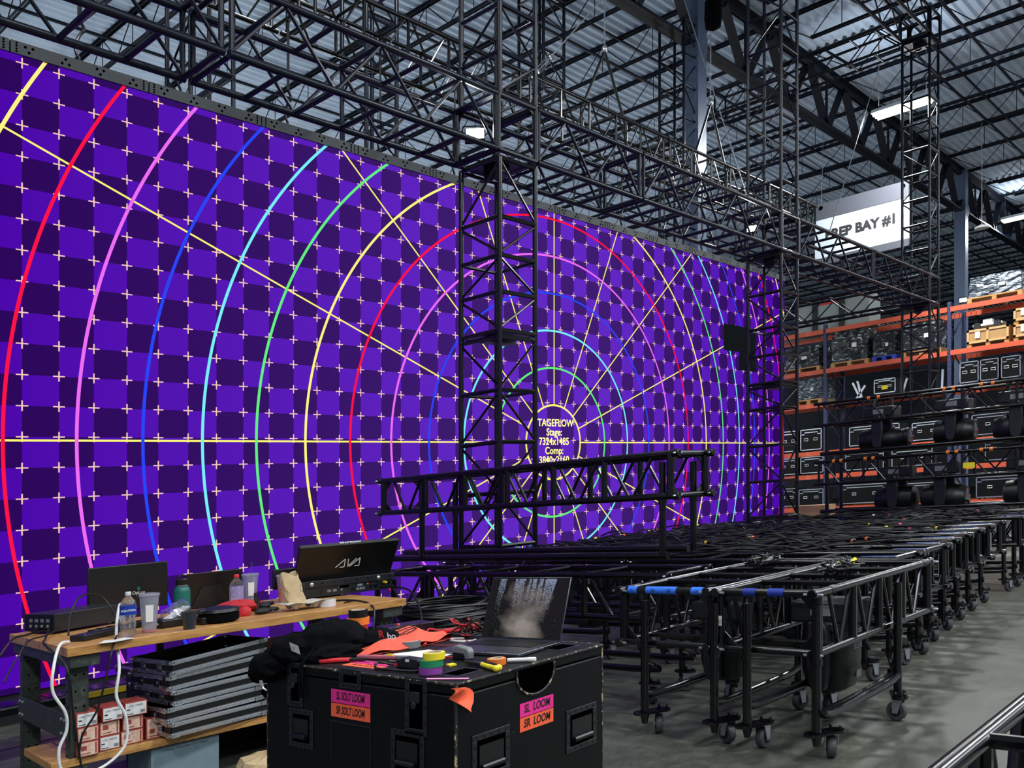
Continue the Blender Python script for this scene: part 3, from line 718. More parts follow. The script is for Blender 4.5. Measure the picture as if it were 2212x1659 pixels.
def carts():
    a = truss_cart('nearest black truss cart on casters, right of two, plain silver-edged chords', 5.03, 2.22, 'x', 2.01, .62, legs=[(0, -.02), (0, .41), (1.18, -.06), (1.18, .41)])
    for x, n_ in ((.42, 0), (.66, 1)):
        pass
    b = truss_cart('near black truss cart on casters marked with bright blue tape, left of two', 5.03, 2.90, 'x', 2.01, .66, legs=[(0, -.05), (0, .46), (1.18, -.05), (1.18, .46)])
    # tape on the end bars
    def tape(par, y0, y1, m, label=None, r=.0255):
        o = build('tape_mark', MB().tube((5.09, y0, .945), (5.09, y1, .945), r, 12), m, par)
        if label: o['label'] = label
    tape(b, 2.96, 3.04, 'ltblue', 'bright blue tape with an arrow'); tape(b, 3.15, 3.38, 'ltblue', 'bright blue tape marked SA SR'); tape(b, 3.45, 3.52, 'ltblue', 'bright blue tape with an arrow')
    tape(a, 2.42, 2.52, 'blue', 'dark blue tape'); tape(a, 2.60, 2.68, 'blue', 'dark blue tape')
    for y, s_ in ((3.32, 'SA'), (3.20, 'SR'), (3.485, '<-'), (3.0, '->')):
        text(s_, (5.0635, y, .937), (0, -1, 0), (0, 0, 1), .022, 'ink', b, thick=.0006)
    text('|||||', (5.052, 2.83, .76), (0, -1, 0), (0, 0, 1), .02, 'ink', a); 
    build('label_tag', MB().box((5.055, 2.815, .74), (5.057, 2.845, .80)), 'paper', a)
    for x in (5.25, 6.85): build('tape_mark', MB().tube((x, 2.22, .945), (x + .06, 2.22, .945), .0275, 12), 'bplast', a)
    # rows behind: long side towards us, ends at the aisle
    rows = [(7.14, 2.50), (7.84, 2.50), (8.52, 2.62), (9.20, 2.70), (9.90, 2.78), (10.60, 2.86), (11.32, 2.92), (12.98, 2.95), (13.68, 3.0)]
    proto = truss_cart('black truss cart end-on to the aisle, first row behind the two near carts', rows[0][0], rows[0][1], 'y', 2.4, .62, legs=[(.25, .05), (.25, .57), (2.1, .05), (2.1, .57)], detail=True)
    x0, y0 = rows[0]; rr_ = build('tape_mark', MB().box((x0 + .02, y0 + .02, .972), (x0 + .08, y0 + .28, .974)), 'blue', proto)
    tg = build('label_tag', MB().box((x0 + .12, y0 + .028, .66), (x0 + .17, y0 + .031, .86)), 'grey', proto); tg['label'] = 'grey barcode strip on the end post'
    ordn = ('', 'second', 'third', 'fourth', 'fifth', 'sixth', 'seventh', 'eighth', 'farthest')
    for i, (x, y) in enumerate(rows):
        if i: dup(proto, (x - x0, y - y0, 0), 'black truss cart end-on to the aisle, %s row behind the two near carts' % ordn[i])
        if i not in (0,) : pass
        dup(proto, (x - x0, y - y0 + 2.5 if x < 11.9 or x > 12.97 else 9e9, 0), 'black truss cart in the cable-covered field, behind the aisle cart of the %s row' % (ordn[i] or 'first')) if not (11.8 < x < 12.97) else None
    # undercart and the truss stacked on top of it
    truss_cart('low black truss cart standing between the desk and the near tower, under the tall one', 5.77, 3.66, 'y', 3.35, .60, legs=[(.2, .04), (.2, .54), (3.1, .04), (3.1, .54)], posts=5, hb=.64, ht=.965)
    truss_cart('tall black truss stacked on a lower cart, crossing the LED pattern', 5.85, 3.62, 'y', 3.39, .50, hb=.56, ht=.875, base=.99, legs=[(.14, .02), (.14, .46), (2.8, .02), (2.8, .46)], posts=6, low_rails=False, wheels=False, name='stacked_truss')
    for x, h in ((5.93, 1.10), (6.22, 1.13)):
        one('steel_pipe', MB().tube((x, 3.75, h), (x - .04, 7.0, h), .030, 12), 'steel', 'long black pipe lying on the low cart under the tall truss, ' + ('front one' if x < 6.1 else 'rear one'), 'pipe')
    # corner of a cart close to the camera, bottom right
    truss_cart('black truss cart corner very close at the bottom right edge of the picture', 1.5, .04, 'x', 2.2, .60, legs=[(.3, .05), (.3, .55), (1.9, .05), (1.9, .55)], posts=5)
carts()
def cables():
    rnd = random.Random(3)
    rows = [(7.45, 2.7, 7.2), (8.15, 2.7, 7.3), (8.83, 2.8, 7.3), (9.5, 2.9, 7.4), (10.2, 3.0, 7.4), (10.9, 3.0, 7.4), (11.62, 3.1, 7.5), (13.2, 3.1, 5.3), (13.8, 3.1, 7.4)]
    ordn = ('first', 'second', 'third', 'fourth', 'fifth', 'sixth', 'seventh', 'eighth', 'farthest')
    cc = ['tapeo', 'neor', 'yellow', 'pink', 'white', 'ltblue']
    for i, (x, ya, yb) in enumerate(rows):
        t = thing('cable_loom', 'black cable loom strewn along the top of the %s row of truss carts' % ordn[i], 'cable', (x, ya, .97))
        mb = MB()
        for k in range(13 if i else 6):
            pts = []; xo = x + rnd.uniform(-.26, .26); y = ya + rnd.uniform(0, .8); yend = yb - rnd.uniform(0, .8); ph = rnd.uniform(0, 6)
            while y < yend:
                pts.append((xo + .07 * math.sin(y * 3.1 + ph) + rnd.uniform(-.05, .05), y, .99 + rnd.uniform(0, .055) + (.05 if rnd.random() < .1 else 0))); y += rnd.uniform(.16, .36)
            if len(pts) > 2: mb.path(pts, rnd.choice((.007, .009, .012)), 5, sub=3)
        for k in range(4):
            cy = rnd.uniform(ya + .3, yb - .3); cr = rnd.uniform(.08, .15)
            mb.path([(x + cr * math.cos(u / 8 * 2 * PI) * rnd.uniform(.9, 1.1), cy + cr * 1.5 * math.sin(u / 8 * 2 * PI), 1.0 + .03 * rnd.random()) for u in range(16)], .008, 5, sub=2)
        build('cable_run', mb, 'cable', t)
        for k in range(5 if i else 2):
            y = rnd.uniform(ya, yb); xx = x + rnd.uniform(-.25, .25); an = rnd.uniform(0, 3); h = 1.02 + rnd.uniform(0, .03)
            d = (math.cos(an) * .05, math.sin(an) * .05, 0)
            cn = build('connector', MB().tube((xx - d[0], y - d[1], h), (xx + d[0], y + d[1], h), .016, 8), 'bplast', t)
            build('colour_band', MB().tube((xx, y, h), (xx + d[0] * .6, y + d[1] * .6, h), .0175, 8), rnd.choice(cc), sub(cn, t))
    # small bundles of connectors on the two near carts
    for nm, x, y, c in (('bundle of black cable ends lying on top of the nearest right cart', 6.15, 2.52, 'yellow'), ('bundle of cable ends with grey plugs on top of the blue-taped cart', 6.5, 3.28, 'grey')):
        t = thing('cable_bundle', nm, 'cable', (x, y, .97)); mb = MB()
        for k in range(9):
            pts = [(x + rnd.uniform(-.25, .25), y + rnd.uniform(-.10, .10), .985 + rnd.uniform(0, .07)) for _ in range(6)]
            mb.path(pts, .006, 5, sub=4)
        build('cable_run', mb, 'cable', t)
        for k in range(4):
            xx, yy = x + rnd.uniform(-.2, .2), y + rnd.uniform(-.08, .08); build('connector', MB().tube((xx, yy, 1.0), (xx + .06, yy + rnd.uniform(-.03, .03), 1.03), .015, 8), c if k % 2 else 'alu', t)
    # end of aisle: dangling connectors
    t = thing('cable_tail', 'black cable tails with orange bands dangling over the far cart corner at the aisle', 'cable', (13.1, 3.0, .7))
    for k in range(5):
        y = 2.97 - .02 * k; x = 12.95 + .1 * k
        build('cable_run', MB().path([(x + .2, y + .5, 1.0), (x + .05, y + .15, 1.04), (x, y - .03, .98), (x, y - .06, .85 - .03 * k)], .009, 5, sub=3), 'cable', t)
        build('colour_band', MB().tube((x, y - .06, .86 - .03 * k), (x, y - .06, .81 - .03 * k), .014, 8), 'tapeo', t)
cables()
# ================================================================== MOVING LIGHTS
def moving_head(label, x, y, h, d, s=1.0, kind='side', group=None):
    """hung fixture. (x,y,h) = underside of the truss. d = direction of the barrel in the XY plane, or None for head hanging down"""
    t = thing('moving_head_light', label, 'stage light', (x, y, h), group)
    build('base', MB().box((x - .17 * s, y - .24 * s, h + .04), (x + .17 * s, y + .24 * s, h + .20 * s)), 'bplast2', t, bevel=.02)
    dp = build('display', MB().box((x - .172 * s, y - .08 * s, h + .09), (x - .168 * s, y + .08 * s, h + .16)), 'grey', t)
    Dv = Vector(d) if d else Vector((0, 1, 0)); Sd = Vector((-Dv.y, Dv.x, 0)); c = Vector((x, y, h - .30 * s))
    build('yoke', MB().bar(Vector((x, y, h + .02)) - Sd * .20 * s, Vector((x, y, h + .02)) + Sd * .20 * s, .20 * s, .07 * s), 'bplast2', t, bevel=.015)
    for sg in (-1, 1):
        q = Vector((x, y, h)) + Sd * (sg * .215 * s)
        mb = MB(); mb.grid(lambda u, v: (q + Dv * (.080 * s * math.copysign(abs(math.cos(u * 2 * PI)) ** .6, math.cos(u * 2 * PI))) + Z_ * (-.18 * s + .25 * s * math.copysign(abs(math.sin(u * 2 * PI)) ** .8, math.sin(u * 2 * PI))) + Sd * (sg * (v - .5) * .07 * s)), 24, 2, wrapu=True)
        n = 24; o = 0
        mb.f += [tuple(range(n - 1, -1, -1)), tuple(range(n, 2 * n))]
        build('yoke_arm', mb, 'bplast2', t, bevel=.01)
    if d:
        prof = [(.10, -.34), (.155, -.31), (.165, -.2), (.165, .0), (.15, .05), (.15, .20), (.135, .22), (.135, .36), (.145, .37), (.145, .42), (.13, .425)]
        if kind == 'fat': prof = [(.11, -.30), (.19, -.26), (.205, -.12), (.205, .14), (.19, .2), (.16, .26), (.15, .30)]
        build('head', MB().lathe([(r * s, z * s) for r, z in prof], c, 24, Dv), 'bplast', t)
        e = prof[-1][1] * s
        build('lens', MB().lathe([(.12 * s, 0), (.12 * s, .006), (.05 * s, .02)], c + Dv * e, 20, Dv), 'lens', t)
        build('trim_ring', MB().lathe([(.1665 * s if kind != 'fat' else .2065 * s, -.005), (.1665 * s if kind != 'fat' else .2065 * s, .01)], c - Dv * .02, 24, Dv), 'grey', t)
    else:
        hd = MB(); rs = [(.10, .12), (.17, .05), (.185, -.1), (.18, -.28), (.15, -.42), (.10, -.45)]
        hd.grid(lambda u, v: (lambda r, z: Vector((x + r * s * math.copysign(abs(math.cos(u * 2 * PI)) ** .55, math.cos(u * 2 * PI)), y + r * s * math.copysign(abs(math.sin(u * 2 * PI)) ** .55, math.sin(u * 2 * PI)), h + z * s)))(*rs[int(round(v * 5))]), 28, 6, wrapu=True)
        hd.f += [tuple(range(27, -1, -1)), tuple(range(5 * 28, 6 * 28))]
        build('head', hd, 'bplast', t)
        vm = MB()
        for k in range(8): vm.box((x - .05 * s, y - .188 * s, h + (-.02 - .018 * k) * s), (x + .09 * s, y - .180 * s, h + (-.012 - .018 * k) * s))
        build('vent', vm, 'grey', t)
        build('name_plate', MB().box((x + .02 * s, y - .178 * s, h - .36 * s), (x + .10 * s, y - .172 * s, h - .31 * s)), 'grey', t)
    for sg in (-1, 1): build('clamp', MB().box((x - .04, y + sg * .14 * s - .02, h + .19 * s), (x + .04, y + sg * .14 * s + .02, h + .32 * s)), 'bplast2', t)
    return t
def fixture_stack():
    # two tiers of truss with fixtures hanging below, in front of the racks
    for lvl, (hb, ht, w_) in enumerate(((2.455, 2.80, 'upper'), (1.515, 1.87, 'lower'))):
        ladder_truss('stacked_fixture_truss', 'long %s truss of the stack of moving lights before the racks' % w_, (14.2, 1.1, hb), Y_, X_, 5.15, .62, ht - hb, posts=7)
    for x in (14.23, 14.80):
        for h, lab in ((2.0, 'upper'), (1.08, 'lower')):
            one('carrier_rail', MB().tube((x, 1.1, h), (x, 6.15, h), .032, 10), 'steel', '%s long black carrier rail of the fixture stack, %s side' % (lab, 'near' if x < 14.5 else 'far'), 'rail')
        for y in (1.3, 3.4 if x > 14.5 else 1.35, 6.05):
            if y == 1.35: continue
            one('stack_post', MB().tube((x, y, 0), (x, y, 2.45), .03, 10), 'steel', 'upright post of the fixture stack, %s side, %s' % ('near' if x < 14.5 else 'far', 'left end' if y > 6 else ('middle' if y > 3 else 'right end')), 'post')
    bm = [('upper', 5.95, 2.84), ('upper', 5.82, 2.84)]
    for lab, h, ys in (('upper', 2.80, (5.35, 5.2, 4.25, 4.12, 3.75, 3.6)), ('lower', 1.87, (5.9, 5.78, 5.4, 5.28, 4.2, 4.08, 3.75, 3.62, 2.2))):
        for i, y in enumerate(ys):
            one('tape_band', MB().tube((14.2, y, h), (14.2, y + .045, h), .029, 10), 'tapeo', 'small orange tape band wrapped on the %s fixture truss chord' % lab, 'tape', 'orange bands on the %s fixture truss' % lab)
    moving_head('black moving light on the upper stack, leftmost, long barrel pointing right', 14.5, 5.28, 2.46, (0, -1, 0), 1.0)
    moving_head('black moving light on the upper stack, second from left', 14.5, 4.22, 2.46, (0, -1, 0), .95, 'fat')
    moving_head('black moving light on the upper stack, third from left at the picture edge', 14.5, 3.35, 2.46, (0, 1, 0), 1.05, 'fat')
    moving_head('black moving light on the lower stack, leftmost', 14.5, 5.05, 1.52, (0, 1, 0), 1.0, 'fat')
    moving_head('black moving light on the lower stack, second from left, round back', 14.5, 4.36, 1.52, (0, -1, 0), 1.05, 'fat')
    moving_head('black moving light on the lower stack, nearest the right picture edge', 14.5, 3.25, 1.52, (0, -1, 0), 1.0, 'fat')
    one('yellow_tag', MB().box((14.19, 3.86, 1.62), (14.2, 4.02, 1.70)), 'yellow', 'small yellow tag on the lower fixture truss', 'tag')
    # fixtures inside the near carts
    moving_head('black moving light hanging inside the nearest cart, vented head near the floor', 5.95, 2.50, .62, None, .92)
    moving_head('black moving light hanging inside the blue-taped cart', 5.85, 3.22, .62, None, .85)
    for i, (x, y) in enumerate(((7.45, 3.4), (8.15, 3.6), (8.85, 3.5), (7.45, 5.6), (9.5, 3.7))):
        moving_head('black moving light hanging inside a cart of the field, %s' % ('first row by the aisle', 'second row by the aisle', 'third row by the aisle', 'first row, farther left', 'fourth row by the aisle')[i], x, y, .62, None, .8)
fixture_stack()
# ================================================================== PALLET RACKS
def racks():
    XF, XB = 24.0, 25.15
    lv = [0.85, 1.73, 2.36, 3.66, 4.55, 5.62]
    ys = [16.5, 13.4, 10.24, 7.10, 3.95, .8, -2.4]
    for i, y in enumerate(ys):
        t = thing('rack_upright', 'navy perforated rack upright frame, %s' % ('hidden far left', 'behind the right end of the LED wall', 'leftmost in clear view', 'behind the far hanging tower', 'at the right picture edge', 'right of the picture', 'farthest right, out of the picture')[i], 'rack frame', (XF, y, 0))
        for x in (XF, XB): build('post', MB().box((x - .04, y - .045, 0), (x + .04, y + .045, 5.75)), 'navy', t)
        hm = MB(); h = .2
        while h < 5.7: hm.disc((XF - .0405, y - .018, h), (-1, 0, 0), .009, 6, .001).disc((XF - .0405, y + .018, h + .03), (-1, 0, 0), .009, 6, .001); h += .1
        build('slot_holes', hm, 'grey', t)
        h = .2; k = 0
        while h < 5.2:
            build('brace', MB().bar((XF, y, h), (XB, y, h + .9) if k % 2 == 0 else (XB, y, h), .03, .03) if k % 2 == 0 else MB().bar((XB, y, h), (XF, y, h + .6), .03, .03), 'navy', t); h += .9 if k % 2 == 0 else .6; k += 1
    nm = ('lowest', 'second lowest', 'third', 'fourth', 'second highest', 'topmost')
    for b in range(6):
        ya, yb = ys[b + 1], ys[b]
        for j, h in enumerate(lv):
            for x, w_ in ((XF - .05, 'front'), (XB + .05, 'rear')):
                one('rack_beam', MB().box((x - .025, ya + .04, h - .12), (x + .025, yb - .04, h)), 'orange',
                    'orange %s rack beam, %s level, %s bay' % (w_, nm[j], ('bay hidden left', 'left of the first upright', 'between the first two uprights', 'second clear', 'right edge', 'out of view')[b]), 'rack beam')
            if j in (2, 3, 4, 5):
                mb = MB(); k = ya + .1
                while k < yb - .05: mb.box((XF, k, h - .012), (XB, k + .012, h)); k += .12
                for q in (XF + .2, XF + .6, XF + .95): mb.box((q, ya + .06, h - .02), (q + .015, yb - .06, h - .008))
                one('wire_deck', mb, 'wire', 'silver wire deck on the %s level, %s bay' % (nm[j], ('bay hidden left', 'leftmost', 'middle', 'second clear', 'right edge', 'outermost')[b]), 'rack deck')
    L4, L5, L3 = lv[4], lv[5], lv[3]
    def wrapped(label, y0, y1, h0, h1, x0=24.0, x1=25.0, pm='wood', m='wrap'):
        t = thing('wrapped_pallet', label, 'wrapped pallet', ((x0 + x1) / 2, (y0 + y1) / 2, h0))
        pb = MB()
        for q in (0, .5, 1): pb.box((x0, y0 + (y1 - y0 - .1) * q, h0), (x1, y0 + (y1 - y0 - .1) * q + .1, h0 + .10))
        pb.box((x0, y0, h0 + .10), (x1, y1, h0 + .13)); build('pallet', pb, pm, t)
        rnd = random.Random(int(y0 * 100))
        def f(u, v):
            a = u * 2 * PI; cx_, cy_ = (x0 + x1) / 2, (y0 + y1) / 2; c, s_ = math.cos(a), math.sin(a); k = .5 / max(abs(c), abs(s_)) ** .92
            j = 1 - .05 * rnd.random() - (.10 * max(0, v - .8) * 5 * rnd.random())
            return (cx_ + c * k * (x1 - x0) * j, cy_ + s_ * k * (y1 - y0) * j, h0 + .13 + (h1 - h0 - .13) * v)
        mb = MB(); mb.grid(f, 32, 9, wrapu=True); mb.f.append(tuple(range(8 * 32, 9 * 32)))
        build('film_wrap', mb, m, t, flat=True)
        build('paper_label', MB().box((x0 - .03, y0 + .3 * (y1 - y0), h0 + .5 * (h1 - h0)), (x0 - .012, y0 + .42 * (y1 - y0), h0 + .62 * (h1 - h0))), 'paper', t)
    wrapped('film-wrapped black pallet load, tall, right of the first rack upright', 9.1, 10.1, L4, L4 + .95)
    wrapped('film-wrapped black load on a blue pallet', 8.4, 9.0, L4, L4 + .72, pm='palletblue')
    wrapped('pale film-wrapped load behind the hanging tower', 7.3, 8.25, L4, L4 + .85)
    wrapped('film-wrapped black load left of the first rack upright', 10.4, 11.6, L4, L4 + .7)
    wrapped('shiny clear-wrapped load on the fourth level at far left', 10.35, 11.1, L3, L3 + .72, m='foil')
    wrapped('silver bundle of wrapped sheets lying on top of the rack', 5.5, 6.7, L5, L5 + .62, m='foil')
    def crate(label, y0, y1, h, H):
        t = thing('wooden_crate', label, 'crate', (24.4, (y0 + y1) / 2, h))
        build('body', MB().box((24.0, y0, h + .09), (24.9, y1, h + H)), 'crate', t)
        fb = MB()
        for q in (h + .09, h + H - .05): fb.box((23.975, y0, q), (24.0, y1, q + .05))
        for q in (y0, (y0 + y1) / 2 - .025, y1 - .05): fb.box((23.975, q, h + .09), (24.0, q + .05, h + H)); 
        build('batten', fb, mat('pale_pine_batten', (206, 166, 112), .7), t)
        fb = MB()
        for q in (y0, (y0 + y1) / 2 - .05, y1 - .1): fb.box((24.0, q, h), (24.9, q + .1, h + .09))
        build('skid', fb, 'wood', t)
        build('paper_label', MB().box((23.968, y0 + .68 * (y1 - y0), h + .2), (23.975, y0 + .80 * (y1 - y0), h + .36)), 'paper', t)
    crate('long plywood shipping crate with pallet feet on the rack, left one', 5.78, 6.70, L4, .42)
    crate('plywood crate at the right edge, lower of two stacked', 4.9, 5.68, L4, .38)
    crate('plywood crate at the right edge, upper of two stacked', 4.9, 5.68, L4 + .38, .38)
    # small white wheeled chassis on the crate
    t = thing('wheeled_chassis', 'white wheeled machine chassis standing on the long crate', 'chassis', (24.4, 6.25, L4 + .42))
    build('frame', MB().box((24.1, 5.95, L4 + .50), (24.5, 6.6, L4 + .55)).box((24.2, 6.2, L4 + .55), (24.4, 6.4, L4 + .66)), 'white', t)
    for y in (6.05, 6.5): build('wheel', MB().lathe([(.03, -.03), (.085, -.03), (.085, .03), (.03, .03)], (24.1, y, L4 + .505), 14, (1, 0, 0)), 'rubber', t)
    def fcase(label, x, y0, y1, h, H, D=.6, edge='alu', yel=False):
        t = thing('flight_case', label, 'flight case', (x, (y0 + y1) / 2, h))
        build('body', MB().box((x, y0, h + .05), (x + D, y1, h + H)), 'case', t)
        e = .022; mb = MB()
        for (ya, yb, ha, hb_) in ((y0, y1, h + .05, h + .05 + e), (y0, y1, h + H - e, h + H), (y0, y0 + e, h + .05, h + H), (y1 - e, y1, h + .05, h + H)): mb.box((x - .006, ya, ha), (x + .001, yb, hb_))
        mb.box((x - .006, y0, h + H * .76), (x + .001, y0 + .12, h + H * .76 + e)).box((x - .006, y1 - .12, h + H * .76), (x + .001, y1, h + H * .76 + e)).box((x - .006, y0 + .12, h + H * .84), (x + .001, y1 - .12, h + H * .84 + e))
        build('edging', mb, edge, t)
        for q in (.28, .72):
            yy = y0 + q * (y1 - y0); build('handle', MB().path([(x - .012, yy - .05, h + H * .5), (x - .012, yy + .05, h + H * .5), (x - .012, yy + .05, h + H * .6), (x - .012, yy - .05, h + H * .6)], .008, 5, closed=True), 'white', t)
        cm = MB()
        for q in (y0 + .06, y1 - .06): cm.lathe([(.025, -.012), (.025, .012)], (x + .06, q, h + .026), 10, (1, 0, 0)).lathe([(.025, -.012), (.025, .012)], (x + D - .08, q, h + .026), 10, (1, 0, 0)).box((x + .03, q - .015, h + .026), (x + D - .05, q + .015, h + .05))
        build('caster', cm, 'rubber', t)
        if yel: build('yellow_label', MB().box((x - .008, y0 + .2, h + H * .35), (x, y1 - .2, h + H * .6)), 'yellow', t)
    for i, (a, b) in enumerate(((5.53, 5.95), (6.0, 6.41), (6.44, 6.87))):
        fcase('black flight case with white edging on the fourth rack level, %s of three' % ('right', 'middle', 'left')[i], 24.0, a, b, L3, .56)
    fcase('black flight case with a yellow label on the fourth rack level', 24.0, 8.4, 8.95, L3, .42, yel=True)
    for i, (a, b, h, H) in enumerate(((10.35, 10.95, lv[2], .62), (11.0, 11.55, lv[2], .62), (10.3, 10.95, lv[1], .5), (11.0, 11.6, lv[1], .5), (10.3, 11.0, lv[0], .5), (11.05, 11.6, lv[0], .55))):
        fcase('black flight case low on the rack just right of the LED wall, %s' % ('upper right', 'upper left', 'middle right', 'middle left', 'lower right', 'lower left')[i], 24.0, a, b, h, H)
    k = 0
    for lvi, spans_ in ((0, ((4.2, 5.2), (5.4, 6.5), (7.4, 8.4), (8.6, 9.8))), (1, ((4.3, 5.0), (5.2, 6.3), (7.5, 8.5), (8.7, 9.7))), (2, ((4.1, 5.0), (5.3, 6.6), (7.3, 8.0), (8.3, 9.6)))):
        for j, (a, b) in enumerate(spans_):
            fcase('black road case half hidden behind the fixture stack, %s shelf, %s from the right' % (('bottom', 'middle', 'upper')[lvi], ('first', 'second', 'third', 'fourth')[j]), 24.0, a, b, lv[lvi], .5 + .05 * (j % 2)); k += 1
    # machinery and pale panels
    t = thing('panel_stack', 'pale grey panelled container with a red stripe on top of the rack', 'container', (24.6, 10.1, L5))
    build('body', MB().box((24.2, 9.15, L5), (25.0, 11.2, L5 + .84)), 'cont', t)
    build('stripe', MB().box((24.19, 9.9, L5 + .70), (24.2, 10.5, L5 + .76)), 'red', t)
    for y in (9.8, 10.55): build('strap_post', MB().box((24.15, y, L5), (24.2, y + .14, L5 + .84)), 'bplast', t)
    # loose steel parts on the fourth level
    rnd = random.Random(5)
    for i in range(7):
        y = 7.3 + rnd.random() * 2.2 if i < 5 else 9.3 + .4 * rnd.random()
        one('steel_bracket', MB().bar((24.3, y, L3), (24.3, y + rnd.uniform(-.25, .25), L3 + rnd.uniform(.3, .5)), .05, .05), 'alu', 'loose silver bracket leaning on the fourth rack level', 'bracket', 'loose brackets on the fourth rack level')
    one('cardboard_box', MB().box((15.5, 6.6, .0), (15.9, 7.2, 1.15)), 'card', 'brown cardboard box standing behind the cable field', 'box')
racks()
# ================================================================== ROAD CASE WITH LAPTOP
CH_ = 1.0                                         # case top
def road_case():
    x0, x1, y0, y1 = 2.145, 2.965, 2.18, 3.29
    t = thing('road_trunk', 'big scuffed black wooden road trunk with pink and orange labels, laptop on top', 'road case', (2.55, 2.73, 0))
    build('body', MB().box((x0, y0, .12), (x1, y1, .955)), 'case', t, bevel=.006)
    # lid sits in front of a groove; left half notch lines
    lid = build('lid', MB().box((x0, y0, .96), (x1, y1, CH_)), 'case', t, bevel=.006)
    eg = MB()
    for a, b in (((x0, y0), (x1, y0)), ((x1, y0), (x1, y1)), ((x1, y1), (x0, y1)), ((x0, y1), (x0, y0))): eg.tube((*a, CH_ - .004), (*b, CH_ - .004), .005, 6)
    for a, b in ((x0, y0), (x1, y0), (x1, y1), (x0, y1)): eg.tube((a + (.003 if a < 2.5 else -.003), b + (.003 if b < 2.5 else -.003), .12), (a + (.003 if a < 2.5 else -.003), b + (.003 if b < 2.5 else -.003), CH_ - .002), .0055, 6)
    build('edge_trim', eg, 'caseedge', t)
    # half-moon cut-out, its inner shade a flat black plate on the right face (faces -Y)
    cxm, r = 2.553, .105
    n = 18; arc = [(cxm + r * 1.0 * math.cos(PI + PI * k / n), .965 + .08 * math.sin(PI + PI * k / n)) for k in range(n + 1)]
    build('hand_cutout_shade', MB().plate([(a, y0 - .0015, b) for a, b in arc] + [(cxm + r, y0 - .0015, .985), (cxm - r, y0 - .0015, .985)], (0, 1, 0), .001), 'hole', t, flat=True)
    build('cutout_rim', MB().path([(a, y0 - .002, b) for a, b in [(cxm - r, .985)] + arc + [(cxm + r, .985)]], .0045, 6), 'caseedge', t)
    def recess(face, a, h, w=.145, hh=.12, name='recessed_handle', strap=True):
        """face 'R' (-Y) or 'L' (-X); a = centre along the face"""
        def P(u, v, d):   # u along face to the viewer's right, v up, d out of the face
            return (a + u, y0 - d, h + v) if face == 'R' else (x0 - d, a - u, h + v)
        nrm = (0, -1, 0) if face == 'R' else (-1, 0, 0)
        fr = MB(); o = .022
        for (u0, u1, v0, v1) in ((-w / 2 - o, w / 2 + o, hh / 2, hh / 2 + o), (-w / 2 - o, w / 2 + o, -hh / 2 - o, -hh / 2), (-w / 2 - o, -w / 2, -hh / 2, hh / 2), (w / 2, w / 2 + o, -hh / 2, hh / 2)):
            p, q = P(u0, v0, 0), P(u1, v1, .004); fr.box(tuple(min(i, j) for i, j in zip(p, q)), tuple(max(i, j) for i, j in zip(p, q)))
        f = build(name, fr, 'bplast2', t, bevel=.0015); S = sub(f, t)
        p, q = P(-w / 2, -hh / 2, 0), P(w / 2, hh / 2, .0012); build('dish', MB().box(tuple(min(i, j) for i, j in zip(p, q)), tuple(max(i, j) for i, j in zip(p, q))), 'hole', S, flat=True)
        if strap:
            build('grip', MB().tube(P(-w * .38, -hh * .28, .011), P(w * .38, -hh * .28, .011), .010, 8).box(*[tuple(f_(i, j) for i, j in zip(P(-w * .42, -hh * .3, .001), P(w * .42, hh * .34, .005))) for f_ in (min, max)]), 'bplast', S)
        rv = MB()
        for k in range(5):
            u = -w / 2 + w * k / 4; rv.disc(P(u, hh / 2 + o / 2, .004), nrm, .0045, 8, .002).disc(P(u, -hh / 2 - o / 2, .004), nrm, .0045, 8, .002)
        for k in range(3):
            v = -hh / 3 + hh / 3 * k; rv.disc(P(-w / 2 - o / 2, v, .004), nrm, .0045, 8, .002).disc(P(w / 2 + o / 2, v, .004), nrm, .0045, 8, .002)
        build('rivets', rv, 'steel', S)
    recess('R', 2.315, .725); recess('R', 2.825, .70); recess('L', 3.05, .75, .115, .11); recess('L', 2.42, .735, .13, .12)
    recess('L', 2.375, .905, .07, .155, 'latch_recess', False); recess('L', 3.09, .92, .06, .13, 'latch_recess', False); recess('L', 2.74, .97, .085, .03, 'latch_recess', False)
    for a, h in ((2.375, .93), (3.09, .94)):
        build('butterfly_latch', MB().box((x0 - .012, a - .024, h - .012), (x0 - .002, a + .024, h + .026)).lathe([(.014, 0), (.014, .006)], (x0 - .012, a, h - .02), 10, (-1, 0, 0)), 'bplast2', t, bevel=.002)
    build('dent_line', MB().box((x0 - .002, 2.62, .80), (x0, 2.855, .805)).box((x0 - .002, 2.62, .66), (x0, 2.624, .80)).box((x0 - .002, 2.851, .66), (x0, 2.855, .80)), 'bplast2', t)
    for a, b in ((2.30, 2.31), (2.845, 2.30)):
        d = MB(); d.box((a - .075, b - .055, CH_ - .001), (a + .075, b + .055, CH_ + .001)); dd = build('lid_recess', d, 'bplast2', t)
        build('dish', MB().box((a - .055, b - .035, CH_ + .001), (a + .055, b + .035, CH_ + .002)), 'hole', sub(dd, t), flat=True)
    for x, y in ((x0 + .1, y0 + .1), (x1 - .1, y0 + .1), (x0 + .1, y1 - .1), (x1 - .1, y1 - .1)):
        c = build('caster', MB().lathe([(.02, -.02), (.05, -.02), (.055, 0), (.05, .02), (.02, .02)], (x, y, .055), 18, (0, 1, 0)), 'greyrub', t)
        build('fork', MB().box((x - .05, y - .04, .105), (x + .05, y + .04, .12)).box((x - .015, y - .032, .05), (x + .015, y - .026, .11)).box((x - .015, y + .026, .05), (x + .015, y + .032, .11)), 'alu', sub(c, t))
